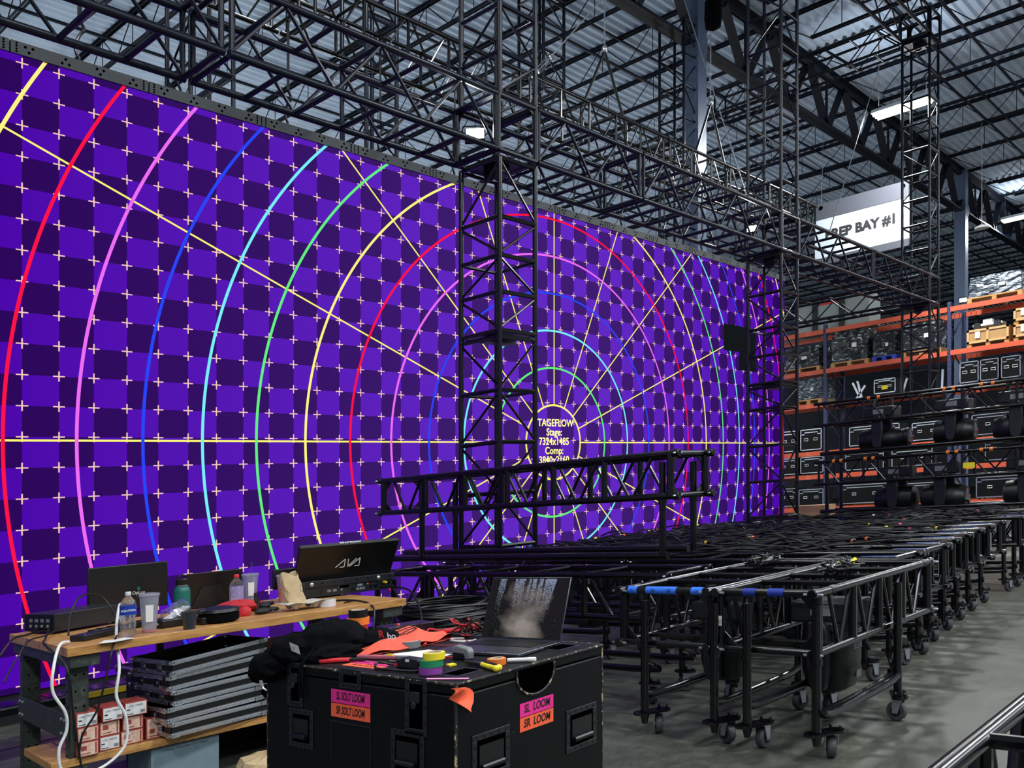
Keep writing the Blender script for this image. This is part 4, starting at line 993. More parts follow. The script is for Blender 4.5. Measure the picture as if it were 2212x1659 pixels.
    # neon labels with marker writing
    def neon(y_or_x, face, a0, a1, h0, h1, m, s_, nm):
        if face == 'L':
            o = build('tape_label', MB().box((x0 - .0012, a0, h0), (x0, a1, h1)), m, t, flat=True)
            text(s_, (x0 - .0016, (a0 + a1) / 2, h0 + .014), (0, -1, 0), (0, 0, 1), .030, 'ink', t, sx=.60, bold=.025, thick=.0005, shear=.15)
        else:
            o = build('tape_label', MB().box((a0, y0 - .0012, h0), (a1, y0, h1)), m, t, flat=True)
            text(s_, ((a0 + a1) / 2, y0 - .0016, h0 + .014), (1, 0, 0), (0, 0, 1), .030, 'ink', t, sx=.80, bold=.025, thick=.0005, shear=.15)
        o['label'] = nm
    neon(0, 'L', 2.624, 2.856, .874, .924, 'pink', 'SL SOLT LOOM', 'neon pink label'); neon(0, 'L', 2.624, 2.856, .820, .871, 'neor', 'SR SOLT LOOM', 'neon orange label')
    neon(0, 'R', 2.466, 2.654, .815, .864, 'pink', 'SL  LOOM', 'neon pink label'); neon(0, 'R', 2.466, 2.654, .762, .812, 'neor', 'SR  LOOM', 'neon orange label')
    # labels lying on the lid and red print
    for (yy, xx, m, s_) in ((2.77, 2.235, 'neor', 'SR SOLT LOOM'), (2.79, 2.29, 'pink', 'SL SOLT LOOM')):
        o = build('lid_label', MB().box((xx - .024, yy - .11, CH_), (xx + .024, yy + .11, CH_ + .001)), m, t, flat=True); o['label'] = 'neon label stuck flat on the lid'
        text(s_, (xx - .01, yy, CH_ + .0012), (0, -1, 0), (1, 0, 0), .022, 'ink', t, sx=.7, bold=.01, thick=.0005)
    build('red_print', MB().path([(2.76 + .07 * math.cos(u / 12 * 2 * PI), 2.86 + .11 * math.sin(u / 12 * 2 * PI), CH_ + .001) for u in range(12)], .006, 4, closed=True), mat('faded_red_paint', (110, 40, 48), .7), t)
    build('white_print', MB().path([(2.84 + .035 * math.cos(u), 2.84 + .07 * math.sin(u), CH_ + .001) for u in (.4, 1.0, 1.6, 2.3, 3.0, 3.7, 4.4, 5.0, 5.5)], .006, 4), 'white', t)
road_case()
def laptop():
    c = (2.715, 2.515); R = loc(c[0], c[1], CH_ + .001, math.radians(6))
    t = thing('laptop', 'open space-grey laptop showing a misty forest wallpaper, on the road trunk', 'laptop', (c[0], c[1], CH_))
    w, d = .405, .292
    b = MB(R); b.box((-d / 2, -w / 2, 0), (d / 2, w / 2, .014)); base = build('base', b, 'spacegrey', t, bevel=.004); S = sub(base, t)
    k = MB(R); k.box((-.01, -w / 2 + .035, .0142), (d / 2 - .035, w / 2 - .035, .0148)); build('keyboard_well', k, 'bplast', S, flat=True)
    k = MB(R)
    for i in range(6):
        for j in range(14):
            yy = -w / 2 + .040 + j * (w - .08) / 14; xx = -.005 + i * .0195; k.box((xx, yy, .0148), (xx + .0165, yy + .0205, .0158))
    build('keys', k, 'bplast2', S, flat=True)
    k = MB(R); k.box((-d / 2 + .012, -.075, .0142), (-.025, .075, .0146)); build('trackpad', k, mat('trackpad_grey', (84, 86, 94), .3, .6), S, flat=True)
    k = MB(R); k.box((-d / 2 - .0008, -.03, .009), (-d / 2 + .004, .03, .0145)); build('finger_notch', k, 'alu', S)
    k = MB(R)
    for q in (.03, .055, .09): k.box((q, -w / 2 - .0006, .004), (q + .015, -w / 2 + .001, .009))
    build('ports', k, 'hole', S)
    L = R @ Matrix.Translation((d / 2 - .004, 0, .012)) @ Matrix.Rotation(math.radians(19), 4, 'Y')
    lh = .268
    a = MB(L); a.box((0, -w / 2, 0), (.007, w / 2, lh)); lid = build('lid', a, 'spacegrey', t, bevel=.003); S = sub(lid, t)
    a = MB(L); a.box((-.0012, -w / 2 + .003, .006), (0, w / 2 - .003, lh - .003)); build('bezel', a, 'bplast', S, flat=True)
    # forest wallpaper: procedural trunks and mist in an emissive screen
    m = bpy.data.materials.new('forest_wallpaper'); n = NT(m); n.N.remove(n.b)
    tc = n.new('ShaderNodeTexCoord'); sp = n.new('ShaderNodeSeparateXYZ'); n.L.new(tc.outputs['Generated'], sp.inputs[0])
    u = n.m('SUBTRACT', 1.0, sp.outputs[1]); v = sp.outputs[2]
    nz = n.new('ShaderNodeTexNoise'); nz.inputs['Scale'].default_value = 9; nz.inputs['Detail'].default_value = 9; n.L.new(tc.outputs['Generated'], nz.inputs['Vector'])
    nf = n.new('ShaderNodeTexNoise'); nf.inputs['Scale'].default_value = 55; nf.inputs['Detail'].default_value = 6; n.L.new(tc.outputs['Generated'], nf.inputs['Vector'])
    ms = n.new('ShaderNodeTexNoise'); ms.inputs['Scale'].default_value = 3.2; ms.inputs['Detail'].default_value = 6; n.L.new(tc.outputs['Generated'], ms.inputs['Vector'])
    sky = n.mix(n.ramp(v, .45, 1.0), rgb(92, 88, 92), rgb(148, 158, 190))
    col = n.mix(n.ramp(n.m('ADD', nf.outputs[0], n.m('MULTIPLY', n.m('SUBTRACT', 1.0, v), .28)), .50, .66), sky, rgb(22, 28, 24))
    uu = n.m('ADD', u, n.m('MULTIPLY', n.m('SUBTRACT', nz.outputs[0], .5), .03))
    for (c0, hw, sl) in ((.05, .05, 0), (.19, .035, .02), (.30, .055, -.03), (.44, .022, .01), (.60, .018, .0), (.80, .065, .05), (.955, .04, 0), (.52, .010, .0), (.68, .012, 0)):
        q = n.m('LESS_THAN', n.m('ABSOLUTE', n.m('SUBTRACT', n.m('ADD', uu, n.m('MULTIPLY', v, sl * -2)), c0)), hw)
        col = n.mix(q, col, rgb(34, 32, 36) if hw > .03 else rgb(50, 48, 50))
    du = n.m('MULTIPLY', n.m('SUBTRACT', u, .52), 2.9); dv = n.m('MULTIPLY', n.m('SUBTRACT', v, .30), 1.35)
    mist = n.m('SUBTRACT', 1.0, n.m('SQRT', n.m('ADD', n.m('MULTIPLY', du, du), n.m('MULTIPLY', dv, dv))))
    mist = n.ramp(n.m('ADD', mist, n.m('SUBTRACT', n.m('MULTIPLY', ms.outputs[0], 1.8), .9)), .05, 1.0)
    col = n.mix(n.m('MULTIPLY', mist, .75), col, rgb(176, 166, 160))
    em = n.new('ShaderNodeEmission'); n.L.new(col, em.inputs[0]); em.inputs[1].default_value = .8; n.L.new(em.outputs[0], n.out.inputs[0])
    a = MB(L); a.box((-.0018, -w / 2 + .008, .012), (-.0012, w / 2 - .008, lh - .008)); build('screen', a, m, S, flat=True)
laptop()
def roll(name, label, x, y, h, m, R=.042, w=.024, inner=.026, cat='tape roll', core='core'):
    t = thing(name, label, cat, (x, y, h))
    mb = MB(); n = 26; vs = []
    for r, z in ((inner + .004, 0), (R, 0), (R, w), (inner + .004, w)):
        for i in range(n): vs.append((x + r * math.cos(2 * PI * i / n), y + r * math.sin(2 * PI * i / n), h + z))
    fs = [(j * n + i, j * n + (i + 1) % n, ((j + 1) % 4) * n + (i + 1) % n, ((j + 1) % 4) * n + i) for j in range(4) for i in range(n)]
    mb.add(vs, fs); build('tape', mb, m, t)
    mb = MB(); vs = []
    for r, z in ((inner, 0), (inner + .004, 0), (inner + .004, w + .001), (inner, w + .001)):
        for i in range(n): vs.append((x + r * math.cos(2 * PI * i / n), y + r * math.sin(2 * PI * i / n), h + z))
    mb.add(vs, fs); build('core', mb, core, t)
def case_items():
    H = CH_ + .0012
    roll('tape_roll', 'purple tape roll at the bottom of the pile of three', 2.235, 2.40, H, 'purple'); roll('tape_roll', 'green tape roll in the middle of the pile of three', 2.238, 2.398, H + .025, 'green'); roll('tape_roll', 'yellow tape roll on top of the pile of three', 2.245, 2.392, H + .050, 'yellow', .039)
    roll('tape_roll', 'orange tape roll lying alone right of the pliers on the trunk', 2.46, 2.288, H, 'tapeo', .035, .022, .022)
    roll('tape_roll', 'grey duct tape roll beside the coral cloth', 2.61, 2.93, H, 'grey', .045, .028, .03)
    roll('tape_roll', 'blue tape roll stacked on the green one behind the hoodie', 2.62, 3.13, H + .032, 'blue', .048, .030, .03); roll('tape_roll', 'green tape roll under the blue one behind the hoodie', 2.615, 3.13, H, 'green', .036, .03, .022)
    for k, (m, c, R) in enumerate((('red', 'crimson tape roll at the bottom of the pile behind the hoodie', .043), ('tapeo', 'orange tape roll in the middle of the pile behind the hoodie', .05), ('bplast', 'black tape roll on top of the pile behind the hoodie', .043))):
        roll('tape_roll', c, 2.575, 3.235, H + .0565 + .033 * k, m, R, .032, .028)
    one('tape_offcut', MB().box((2.53, 3.195, H), (2.62, 3.275, H + .055)), 'bplast', 'small black block under the pile of tape rolls behind the hoodie', 'block')
    one('tape_scrap', MB().plate([(2.365, 2.455, H), (2.355, 2.425, H), (2.385, 2.42, H), (2.395, 2.45, H)], (0, 0, 1), .006), 'yellow', 'small yellow tape scrap beside the stapler', 'scrap')
    # marker pen
    t = thing('marker_pen', 'white marker pen behind the orange tape roll', 'pen', (2.53, 2.235, H)); build('barrel', MB().tube((2.50, 2.27, H + .009), (2.54, 2.205, H + .009), .008, 10), 'white', t); build('cap', MB().tube((2.54, 2.205, H + .009), (2.555, 2.18, H + .009), .009, 10), 'paper', t)
    # pliers: black head, yellow grips
    t = thing('pliers', 'wire cutters with black head and yellow-black handles at the trunk edge', 'tool', (2.39, 2.25, H))
    build('head', MB().bar((2.405, 2.375, H + .010), (2.395, 2.30, H + .010), .018, .014), 'bplast2', t, bevel=.003)
    build('jaw', MB().bar((2.412, 2.405, H + .010), (2.405, 2.37, H + .010), .010, .010), 'bplast', t)
    for s_ in (-1, 1):
        hb = build('handle', MB().path([(2.395, 2.30, H + .011), (2.39 + s_ * .012, 2.27, H + .012), (2.378 + s_ * .013, 2.23, H + .012), (2.362 + s_ * .008, 2.19, H + .012)], .0085, 8, sub=4), 'bplast' if s_ > 0 else 'yellow', t)
        build('grip_tip', MB().lathe([(.006, 0), (.0115, .006), (.0115, .016), (.005, .022)], (2.362 + s_ * .008, 2.20, H + .012), 10, (-.35, -.93, 0)), 'yellow', sub(hb, t))
    # stapler
    t = thing('stapler', 'grey and black hand stapler standing before the laptop', 'tool', (2.47, 2.50, H))
    build('body', MB().plate([(2.478, 2.545, H), (2.478, 2.54, H + .045), (2.478, 2.52, H + .053), (2.478, 2.46, H + .045), (2.478, 2.448, H + .03), (2.478, 2.452, H)], (1, 0, 0), .032), 'grey', t, bevel=.006)
    build('grip', MB().plate([(2.477, 2.535, H + .004), (2.477, 2.53, H + .026), (2.477, 2.475, H + .024), (2.477, 2.468, H + .004)], (-1, 0, 0), .003), 'bplast', t)
    # label cutter / scanner gun with coiled lead
    t = thing('handheld_reader', 'black handheld reader with red window and its lead, on the trunk', 'device', (2.25, 2.56, H))
    build('body', MB().plate([(2.24, 2.60, H + .002), (2.24, 2.60, H + .03), (2.24, 2.55, H + .046), (2.24, 2.475, H + .044), (2.24, 2.462, H + .02), (2.24, 2.47, H + .002)], (1, 0, 0), .038), 'bplast2', t, bevel=.006)
    build('muzzle', MB().lathe([(.016, 0), (.019, .004), (.019, .02), (.010, .024)], (2.259, 2.474, H + .024), 14, (-.4, -1, 0)), 'bplast', t)
    build('badge', MB().box((2.239, 2.52, H + .03), (2.24, 2.54, H + .04)), 'white', t); build('window', MB().box((2.239, 2.585, H + .01), (2.24, 2.60, H + .022)), 'red', t)
    build('lead', MB().path([(2.25, 2.62, H + .012), (2.23, 2.68, H + .02), (2.20, 2.66, H + .006), (2.195, 2.58, H + .006), (2.205, 2.50, H + .006), (2.22, 2.42 + .04, H + .006), (2.30, 2.44, H + .006), (2.34, 2.55, H + .006), (2.31, 2.64, H + .01), (2.26, 2.66, H + .02)], .005, 6, sub=5), 'cable', t)
    # red cutter
    t = thing('cable_cutter', 'red-handled cable cutter with black blades, left on the trunk edge', 'tool', (2.26, 2.98, H))
    build('handle', MB().plate([(2.19, 3.02, H), (2.19, 2.99, H), (2.262, 2.90, H), (2.282, 2.90, H), (2.262, 2.95, H)], (0, 0, 1), .016), 'red', t, bevel=.005)
    build('blade', MB().plate([(2.262, 2.905, H + .002), (2.30, 2.845, H + .002), (2.315, 2.85, H + .002), (2.29, 2.91, H + .002)], (0, 0, 1), .012), 'bplast2', t, bevel=.002)
    # utility knife, see-through pink
    t = thing('utility_knife', 'clear and pink utility knife with a yellow slider lying by the neon labels', 'tool', (2.35, 2.82, H))
    build('body', MB().bar((2.33, 2.93, H + .008), (2.385, 2.76, H + .008), .022, .014), mat('pink_clear_plastic', (200, 110, 130), .15, alpha=.9), t, bevel=.003)
    build('slider', MB().bar((2.374, 2.80, H + .016), (2.380, 2.775, H + .016), .012, .008), 'yellow', t); build('end_cap', MB().bar((2.385, 2.76, H + .008), (2.402, 2.70, H + .008), .020, .012), 'grey', t, bevel=.002)
    one('small_screwdriver', MB().tube((2.44, 2.66, H + .008), (2.46, 2.58, H + .008), .007, 8).tube((2.46, 2.58, H + .008), (2.475, 2.53, H + .008), .003, 6), 'red', 'thin red-handled screwdriver beside the white paper', 'tool')
    one('paper_sheet', MB().plate([(2.42, 2.90, H - .0008), (2.44, 2.60, H - .0008), (2.56, 2.62, H - .0008), (2.60, 2.80, H - .0008)], (0, 0, 1), .001), 'paper', 'white printed paper sheet lying beside the coral cloth', 'paper')
    # coral cloth
    def cloth(u, v):
        x = 2.36 + .52 * u; y = 3.20 - .34 * v + .10 * u + .05 * (1 - u); w = .6 + .4 * min(1, 2.2 * u + .25)
        y = 3.06 + (v - .5) * -.30 * (0.25 + .75 * math.sin(PI * min(1, u * .62 + .2))) - .03 * u
        z = H + .012 + .055 * math.sin(PI * min(1, max(0, u))) * math.sin(PI * v) ** .7 + .008 * math.sin(17 * u + 5 * v) + .006 * math.sin(23 * v + 4 * u)
        return (x, y, max(z, H + .004))
    mb = MB(); mb.grid(cloth, 34, 16); mb.grid(lambda u, v: (cloth(u, 1 - v)[0], cloth(u, 1 - v)[1], H + .001), 34, 16)
    cl = thing('cloth_pouch', 'coral orange cloth pouch with a dark printed badge lying across the trunk', 'cloth', (2.6, 3.05, H)); build('fabric', mb, 'coral', cl)
    bd = MB(); q = [Vector(cloth(.52 + .17 * math.cos(a) * .9, .60 + .22 * math.sin(a))) + Vector((-.004, -.002, .006)) for a in [i / 14 * 2 * PI for i in range(14)]]
    bd.path(q, .0022, 4, closed=True)
    for k in (-.06, 0, .06): bd.path([Vector(cloth(.40 + .24 * j / 6, .60 + k * 1.6)) + Vector((-.004, -.002, .006)) for j in range(7)], .0022, 4)
    build('badge_print', bd, 'ink', cl)
    # DI / radio box
    t = thing('interface_box', 'black metal interface box with sockets and an orange button behind the cloth', 'device', (2.80, 3.19, H))
    R = loc(2.80, 3.17, H, math.radians(-14)); a = MB(R); a.box((-.12, -.05, 0), (.12, .07, .062)); build('body', a, mat('purple_black_metal', (30, 26, 36), .3, .3), t, bevel=.004)
    for k, u in enumerate((-.045, .0, .045, .09)):
        a = MB(R); a.lathe([(.015, 0), (.015, .003), (.009, .004)] if k < 2 else [(.011, 0), (.011, .003), (.008, .004)], (u, -.05, .032), 14, (0, -1, 0)); build('socket', a, 'steel', t)
    a = MB(R); a.lathe([(.016, -.002), (.016, .003), (.008, .004)], (-.12, .01, .032), 14, (-1, 0, 0)); build('socket', a, 'alu', t)
    a = MB(R); a.lathe([(.008, 0), (.008, .006)], (-.04, .0, .062), 10); build('button', a, 'neor', t)
    # meter with red leads
    t = thing('test_meter', 'red and black test meter with tangled leads between the cloth and the laptop', 'device', (2.88, 2.95, H))
    R = loc(2.90, 2.96, H, math.radians(-60)); a = MB(R); a.box((-.07, -.045, 0), (.07, .045, .022)); build('base', a, 'bplast2', t, bevel=.006); a = MB(R); a.box((-.05, -.03, .022), (.05, .03, .034)); build('clip_top', a, 'red', t, bevel=.004)
    rnd = random.Random(11)
    for c, k in (('red', 2), ('cable', 3)):
        mb = MB()
        for j in range(k):
            mb.path([(2.93 + rnd.uniform(-.06, .05), 2.88 + rnd.uniform(-.07, .07), H + rnd.uniform(.01, .085)) for _ in range(9)] , .0032, 5, sub=5)
        build('lead', mb, c, t)
    build('lead', MB().path([(2.86, 3.0, H + .03), (2.80, 3.02, H + .045), (2.74, 2.96, H + .03), (2.70, 2.93, H + .015), (2.685, 2.91, H + .01)], .0035, 5, sub=5), 'red', t)
    build('probe', MB().tube((2.685, 2.91, H + .01), (2.65, 2.885, H + .006), .006, 8), 'red', t)
    # pink tape strip and orange rag hanging on the near corner
    one('tape_strip', MB().bar((2.15, 2.33, H + .002), (2.215, 2.19, H + .002), .018, .002), mat('pale_pink_tape', (236, 150, 196), .6), 'pale pink tape strip stuck on the near corner of the trunk', 'tape')
    t = thing('orange_rag', 'bright orange scrap of tape hanging over the near top corner of the trunk', 'rag', (2.17, 2.17, .93))
    a = MB(); a.grid(lambda u, v: (2.105 + .10 * u + .015 * math.sin(6 * v), 2.172 - .012 * math.sin(5 * u + 3 * v) - .008, .993 - .035 * v * (1 + u) - .035 * u * u * (1 if v > .4 else .55)), 12, 8); build('fabric', a, 'neor', t)
case_items()
def hoodie():
    t = thing('hoodie', 'crumpled black hoodie with white neck label draped over the trunk corner', 'hoodie', (2.33, 3.13, CH_))
    rnd = random.Random(4)
    def blob(cx_, cy_, cz, rx, ry, rz, ph, n=30, m=16, fold=.10):
        def f(u, v):
            a = 2 * PI * u; b = PI * (v - .5); c = math.cos(b)
            w = 1 + fold * math.sin(5 * a + 3 * math.sin(3 * b) + ph) * c + fold * .6 * math.sin(9 * b + 2 * math.sin(2 * a) + ph) + fold * .35 * math.sin(13 * a + 7 * b)
            z = cz + rz * math.sin(b) * w
            return (cx_ + rx * c * math.cos(a) * w, cy_ + ry * c * math.sin(a) * w, max(z, CH_ + .003) if (cx_ + rx * c * math.cos(a) * w > 2.14 and cy_ < 3.3) else z)
        q = MB(); q.grid(f, n, m, wrapu=True); return q
    build('body', blob(2.35, 3.13, 1.05, .165, .13, .098, .4, 48, 26, .055), 'bfab', t)
    build('hood', blob(2.22, 3.19, 1.035, .125, .115, .075, 1.9, 44, 22, .07), 'bfab', t)
    build('sleeve', blob(2.115, 3.235, .985, .065, .09, .062, 2.7, 36, 18, .08), 'bfab', t)
    build('sleeve', blob(2.53, 3.05, 1.03, .12, .085, .055, 4.0, 36, 18, .07), 'bfab', t)
    build('front_panel', blob(2.30, 3.03, 1.02, .13, .07, .045, 5.2, 36, 18, .08), 'bfab', t)
    build('cuff', MB().lathe([(.03, 0), (.045, .02), (.05, .07), (.04, .10)], (2.105, 3.30, .93), 16, (0, -.3, .6)), 'bfab', t)
    build('drawstring', MB().path([(2.22, 3.06, 1.06), (2.155, 3.04, 1.02), (2.132, 3.04, .99), (2.13, 3.035, .90), (2.13, 3.03, .875)], .007, 6, sub=4), 'bfab', t)
    lb = MB(); lb.grid(lambda u, v: (2.122 + .010 * v, 3.100 - .062 * u, 1.092 - .036 * v - .012 * u), 6, 4); o = build('neck_label', lb, 'paper', t); o['label'] = 'white neck label with marker writing'
    text('11p0', (2.114, 3.069, 1.066), (0, -1, -.15), (0.3, 0, 1), .014, 'ink', t, thick=.003)
    text('R', (2.47, 2.945, 1.065), (.4, -1, 0), (0, .2, 1), .03, 'red', t, bold=.03, thick=.006); text('bo', (2.50, 2.915, 1.055), (.4, -1, 0), (0, .2, 1), .028, 'white', t, bold=.02, thick=.006)
    z = MB(); z.bar((2.05, 3.19, .945), (2.04, 3.16, .925), .012, .004).path([(2.04, 3.16, .925), (2.035, 3.145, .92), (2.04, 3.13, .912)], .004, 5); build('zip_pull', z, 'alu', t)
hoodie()
# ================================================================== WORKBENCH
BM = loc(2.10, 5.15, 0, -0.105)
BT = .95
def bench():
    L, D = 2.256, 1.20
    t = thing('workbench', 'long workbench with thick maple top and olive-grey steel legs', 'workbench', (2.1, 5.15, 0))
    a = MB(BM); a.box((0, 0, BT - .052), (L, D, BT)); build('top', a, 'wood', t, bevel=.004)
    for x in (.04, L - .16):
        a = MB(BM); a.box((x - .02, .02, BT - .12), (x + .14, D - .02, BT - .053)); build('top_rail', a, 'benchleg', t, bevel=.004)
        for y in (.09, D - .17):
            a = MB(BM); a.box((x, y, 0), (x + .10, y + .006, BT - .12)); a.box((x, y, 0), (x + .006, y + .08, BT - .12)); a.box((x + .094, y, 0), (x + .10, y + .08, BT - .12)); lg = build('leg', a, 'benchleg', t, bevel=.002)
            a = MB(BM)
            for k in range(9): a.disc((x + .03, y - .001, .06 + .09 * k), (0, -1, 0), .006, 6, .001).disc((x + .075, y - .001, .06 + .09 * k), (0, -1, 0), .006, 6, .001).disc((x - .001, y + .04, .06 + .09 * k), (-1, 0, 0), .006, 6, .001)
            build('bolt_holes', a, 'hole', sub(lg, t), flat=True)
        a = MB(BM); a.box((x - .012, .10, .42), (x - .002, D - .10, .56)); br = build('side_brace', a, 'benchleg', t, bevel=.002)
        a = MB(BM)
        for y in (.14, .20, D - .20, D - .14): a.lathe([(.011, 0), (.011, .006), (.006, .009)], (x - .012, y, .53), 8, (-1, 0, 0)).lathe([(.011, 0), (.011, .006), (.006, .009)], (x - .012, y, .45), 8, (-1, 0, 0))
        build('bolt', a, 'alu', sub(br, t))
    a = MB(BM); a.box((-.06, .08, .275), (L, .62, .32)); build('shelf', a, 'wood', t, bevel=.004)
    a = MB(BM); a.box((.9, D - .14, .03), (.94, D - .1, BT - .06)); build('rear_strut', a, 'benchleg', t)
bench()
def bottle_shape(prof, x, y, h, m, t, name='body', n=20): return build(name, MB().lathe(prof, (x, y, h), n), m, t)
def cup(label, x, y, h, H, R, liquid=None, lid=True, m='frost', straw=False, lab=False, liqh=.3):
    t = thing('drink_cup', label, 'cup', (x, y, h))
    build('wall', MB().lathe([(R * .68, 0), (R * .95, H * .95), (R, H * .95), (R, H), (R * .93, H), (R * .65, .003)], (x, y, h), 24, cap=True), m, t)
    if liquid: build('drink', MB().lathe([(R * .66, .004), (R * (.66 + .26 * liqh), H * liqh)], (x, y, h), 24), liquid, t)
    if lid: build('lid', MB().lathe([(R * 1.04, H * .97), (R * 1.06, H), (R * .98, H * 1.03), (R * .9, H * 1.02), (R * .4, H * 1.05)], (x, y, h), 24), m, t)
    if straw: build('straw', MB().tube((x, y, h + .02), (x + .01, y - .005, h + H * 1.42), .004, 8), 'teal', t)
    if lab:
        a = MB(); v = Vector((-.42, -.9, 0)).normalized(); s_ = Vector((v.y, -v.x, 0)) * -1
        c = Vector((x, y, h + H * .52)) + v * (R * .88); a.add([c + s_ * -.02 + Z_ * -.05, c + s_ * .02 + Z_ * -.05, c + s_ * .022 + Z_ * .05, c + s_ * -.022 + Z_ * .05], [(0, 1, 2, 3)]); build('paper_label', a, 'paper', t, flat=True)
def bench_items():
    h = BT + .001
    # dark mat on the bench's left end
    # black computer box
    R = loc(2.333, 5.907, h, math.radians(14)); t = thing('rack_computer', 'long black metal computer box on the left end of the bench', 'computer', (2.55, 6.1, h))
    a = MB(R); a.box((0, 0, .015), (.50, .30, .125)); build('chassis', a, 'bplast2', t, bevel=.004)
    a = MB(R); a.box((-.003, .02, .02), (0, .28, .12)); fp = build('port_panel', a, 'steel', t)
    a = MB(R)
    for k in range(4): a.lathe([(.010, 0), (.010, .006), (.005, .008)], (-.003, .06 + .055 * k, .05), 10, (-1, 0, 0)).box((-.005, .045 + .055 * k, .075), (-.003, .075 + .055 * k, .095))
    build('port', a, 'grey', sub(fp, t))
    a = MB(R)
    for x_ in (.04, .46):
        for y_ in (.04, .26): a.lathe([(.014, 0), (.012, .016)], (x_, y_, 0), 8)
    build('foot', a, 'rubber', t)
    # monitor seen from behind
    t = thing('monitor', 'black monitor seen from behind with a small logo, on the back of the bench', 'monitor', (3.0, 6.25, h))
    R = loc(2.72, 6.33, h, math.radians(-3)); a = MB(R); a.box((0, 0, .05), (.56, .03, .37)); build('panel', a, 'bplast', t, bevel=.006)
    a = MB(R); a.box((.24, .03, .0), (.32, .05, .2)); a.box((.16, -.04, 0), (.40, .12, .012)); build('stand', a, 'bplast', t)
    P0 = R @ Vector((.345, -.002, .155)); text('OpLux', P0, R.to_3x3() @ Vector((1, 0, 0)), (0, 0, 1), .024, 'white', t, thick=.001)
    build('logo_dot', MB().disc(R @ Vector((.345, -.003, .195)), R.to_3x3() @ Vector((0, -1, 0)), .012, 14, .001), 'teal', t)
    # bottles and cups
    x, y = 2.47, 5.215; t = thing('water_bottle', 'clear water bottle with a blue AQUAFINA label and white cap at the bench edge', 'bottle', (x, y, h))
    bottle_shape([(.028, 0), (.043, .006), (.045, .03), (.040, .05), (.045, .065), (.042, .085), (.038, .10), (.043, .115), (.046, .13), (.046, .185), (.040, .205), (.022, .228), (.0145, .236), (.0145, .248)], x, y, h, 'clear', t)
    build('label_wrap', MB().lathe([(.0465, .13), (.0465, .182)], (x, y, h), 24, cap=False), 'aqlabel', t); build('cap', MB().lathe([(.016, .240), (.0165, .243), (.0165, .258), (.014, .261)], (x, y, h), 16), 'white', t)
    v = Vector((-.40, -.92, 0)).normalized(); text('AQUAFINA', Vector((x, y, h + .150)) + v * .048, (v.y * -1, v.x, 0), (0, 0, 1), .013, 'white', t, bold=.02, sx=.9, thick=.002)
    cup('tall clear cup with lid, white label and a little pink drink, beside the water bottle', 2.625, 5.27, h, .225, .058, 'pinkliq', True, lab=True, liqh=.07)
    cup('short dark see-through cup standing at the bench edge', 2.80, 5.12, h, .105, .050, None, False, m=mat('smoked_cup', (70, 74, 80), .1, trans=.4, alpha=.75))
    x, y = 3.20, 5.95; t = thing('steel_flask', 'teal-green steel flask with a black screw lid behind the cups', 'bottle', (x, y, h))
    bottle_shape([(.050, 0), (.056, .006), (.056, .165), (.048, .19), (.040, .197), (.040, .203)], x, y, h, 'teal', t)
    build('neck_ring', MB().lathe([(.0415, .203), (.0415, .209)], (x, y, h), 20), 'alu', t)
    lid = build('lid', MB().lathe([(.043, .209), (.044, .245), (.036, .252), (.02, .256)], (x, y, h), 20), 'bplast', t); build('carry_loop', MB().path([(x - .035, y, h + .246), (x - .02, y, h + .272), (x + .02, y, h + .272), (x + .035, y, h + .246)], .007, 6, sub=3), 'bplast', sub(lid, t))
    x, y = 3.64, 5.98; t = thing('soda_bottle', 'clear square drink bottle with a red cap and printed label', 'bottle', (x, y, h))
    bottle_shape([(.045, 0), (.050, .005), (.050, .16), (.046, .175), (.024, .20), (.017, .205), (.017, .215)], x, y, h, 'clear', t); build('label_wrap', MB().lathe([(.0505, .03), (.0505, .15)], (x, y, h), 20, cap=False), mat('pale_lilac_label', (150, 140, 190), .4, 0, (210, 205, 215), 40, alpha=.85), t)
    build('cap', MB().lathe([(.019, .212), (.019, .232), (.016, .236)], (x, y, h), 16), 'red', t)
    cup('tall clear cup with lid and a teal straw behind the red-capped bottle', 3.78, 6.02, h, .22, .062, None, True, straw=True, lab=True)
    cup('cup of red drink behind the brown paper bag', 3.93, 5.80, h, .20, .060, 'pinkliq', True, liqh=.75)
    # tablet on kickstand
    t = thing('tablet', 'black tablet leaning on its grey kickstand, between the flask and the red-capped bottle', 'tablet', (3.5, 6.2, h))
    R = loc(3.36, 6.22, h, math.radians(-8)) @ Matrix.Rotation(math.radians(12), 4, 'X'); a = MB(R); a.box((0, 0, .0), (.42, .014, .27)); build('body', a, 'bplast', t, bevel=.004)
    a = MB(R); a.plate([(.05, -.002, .01), (.34, -.002, .01), (.26, -.002, .17), (.12, -.002, .17)], (0, -1, 0), .004); build('kickstand', a, 'bplast2', t)
    # brown paper bag in pulp carrier
    t = thing('cup_carrier', 'grey moulded pulp cup carrier on the bench edge', 'tray', (3.66, 5.20, h))
    R = loc(3.68, 5.22, h, math.radians(-6)); a = MB(R)
    a.grid(lambda u, v: ((u - .5) * .30, (v - .5) * .18, .048 + .006 * math.sin(9 * u) - .040 * max(0, 1 - ((abs(u - .5) - .25) ** 2 * 60 + (abs(v - .5) - .25) ** 2 * 40)) ), 30, 18)
    a.grid(lambda u, v: ((.5 - u) * .30, (v - .5) * .18, .044 + .006 * math.sin(9 * (1 - u)) - .042 * max(0, 1 - ((abs(u - .5) - .25) ** 2 * 60 + (abs(v - .5) - .25) ** 2 * 40)) ), 30, 18); build('body', a, 'pulp', t)
    t = thing('paper_bag', 'crumpled brown paper bag standing in the pulp carrier', 'bag', (3.66, 5.25, h + .03))
    rnd = random.Random(9)
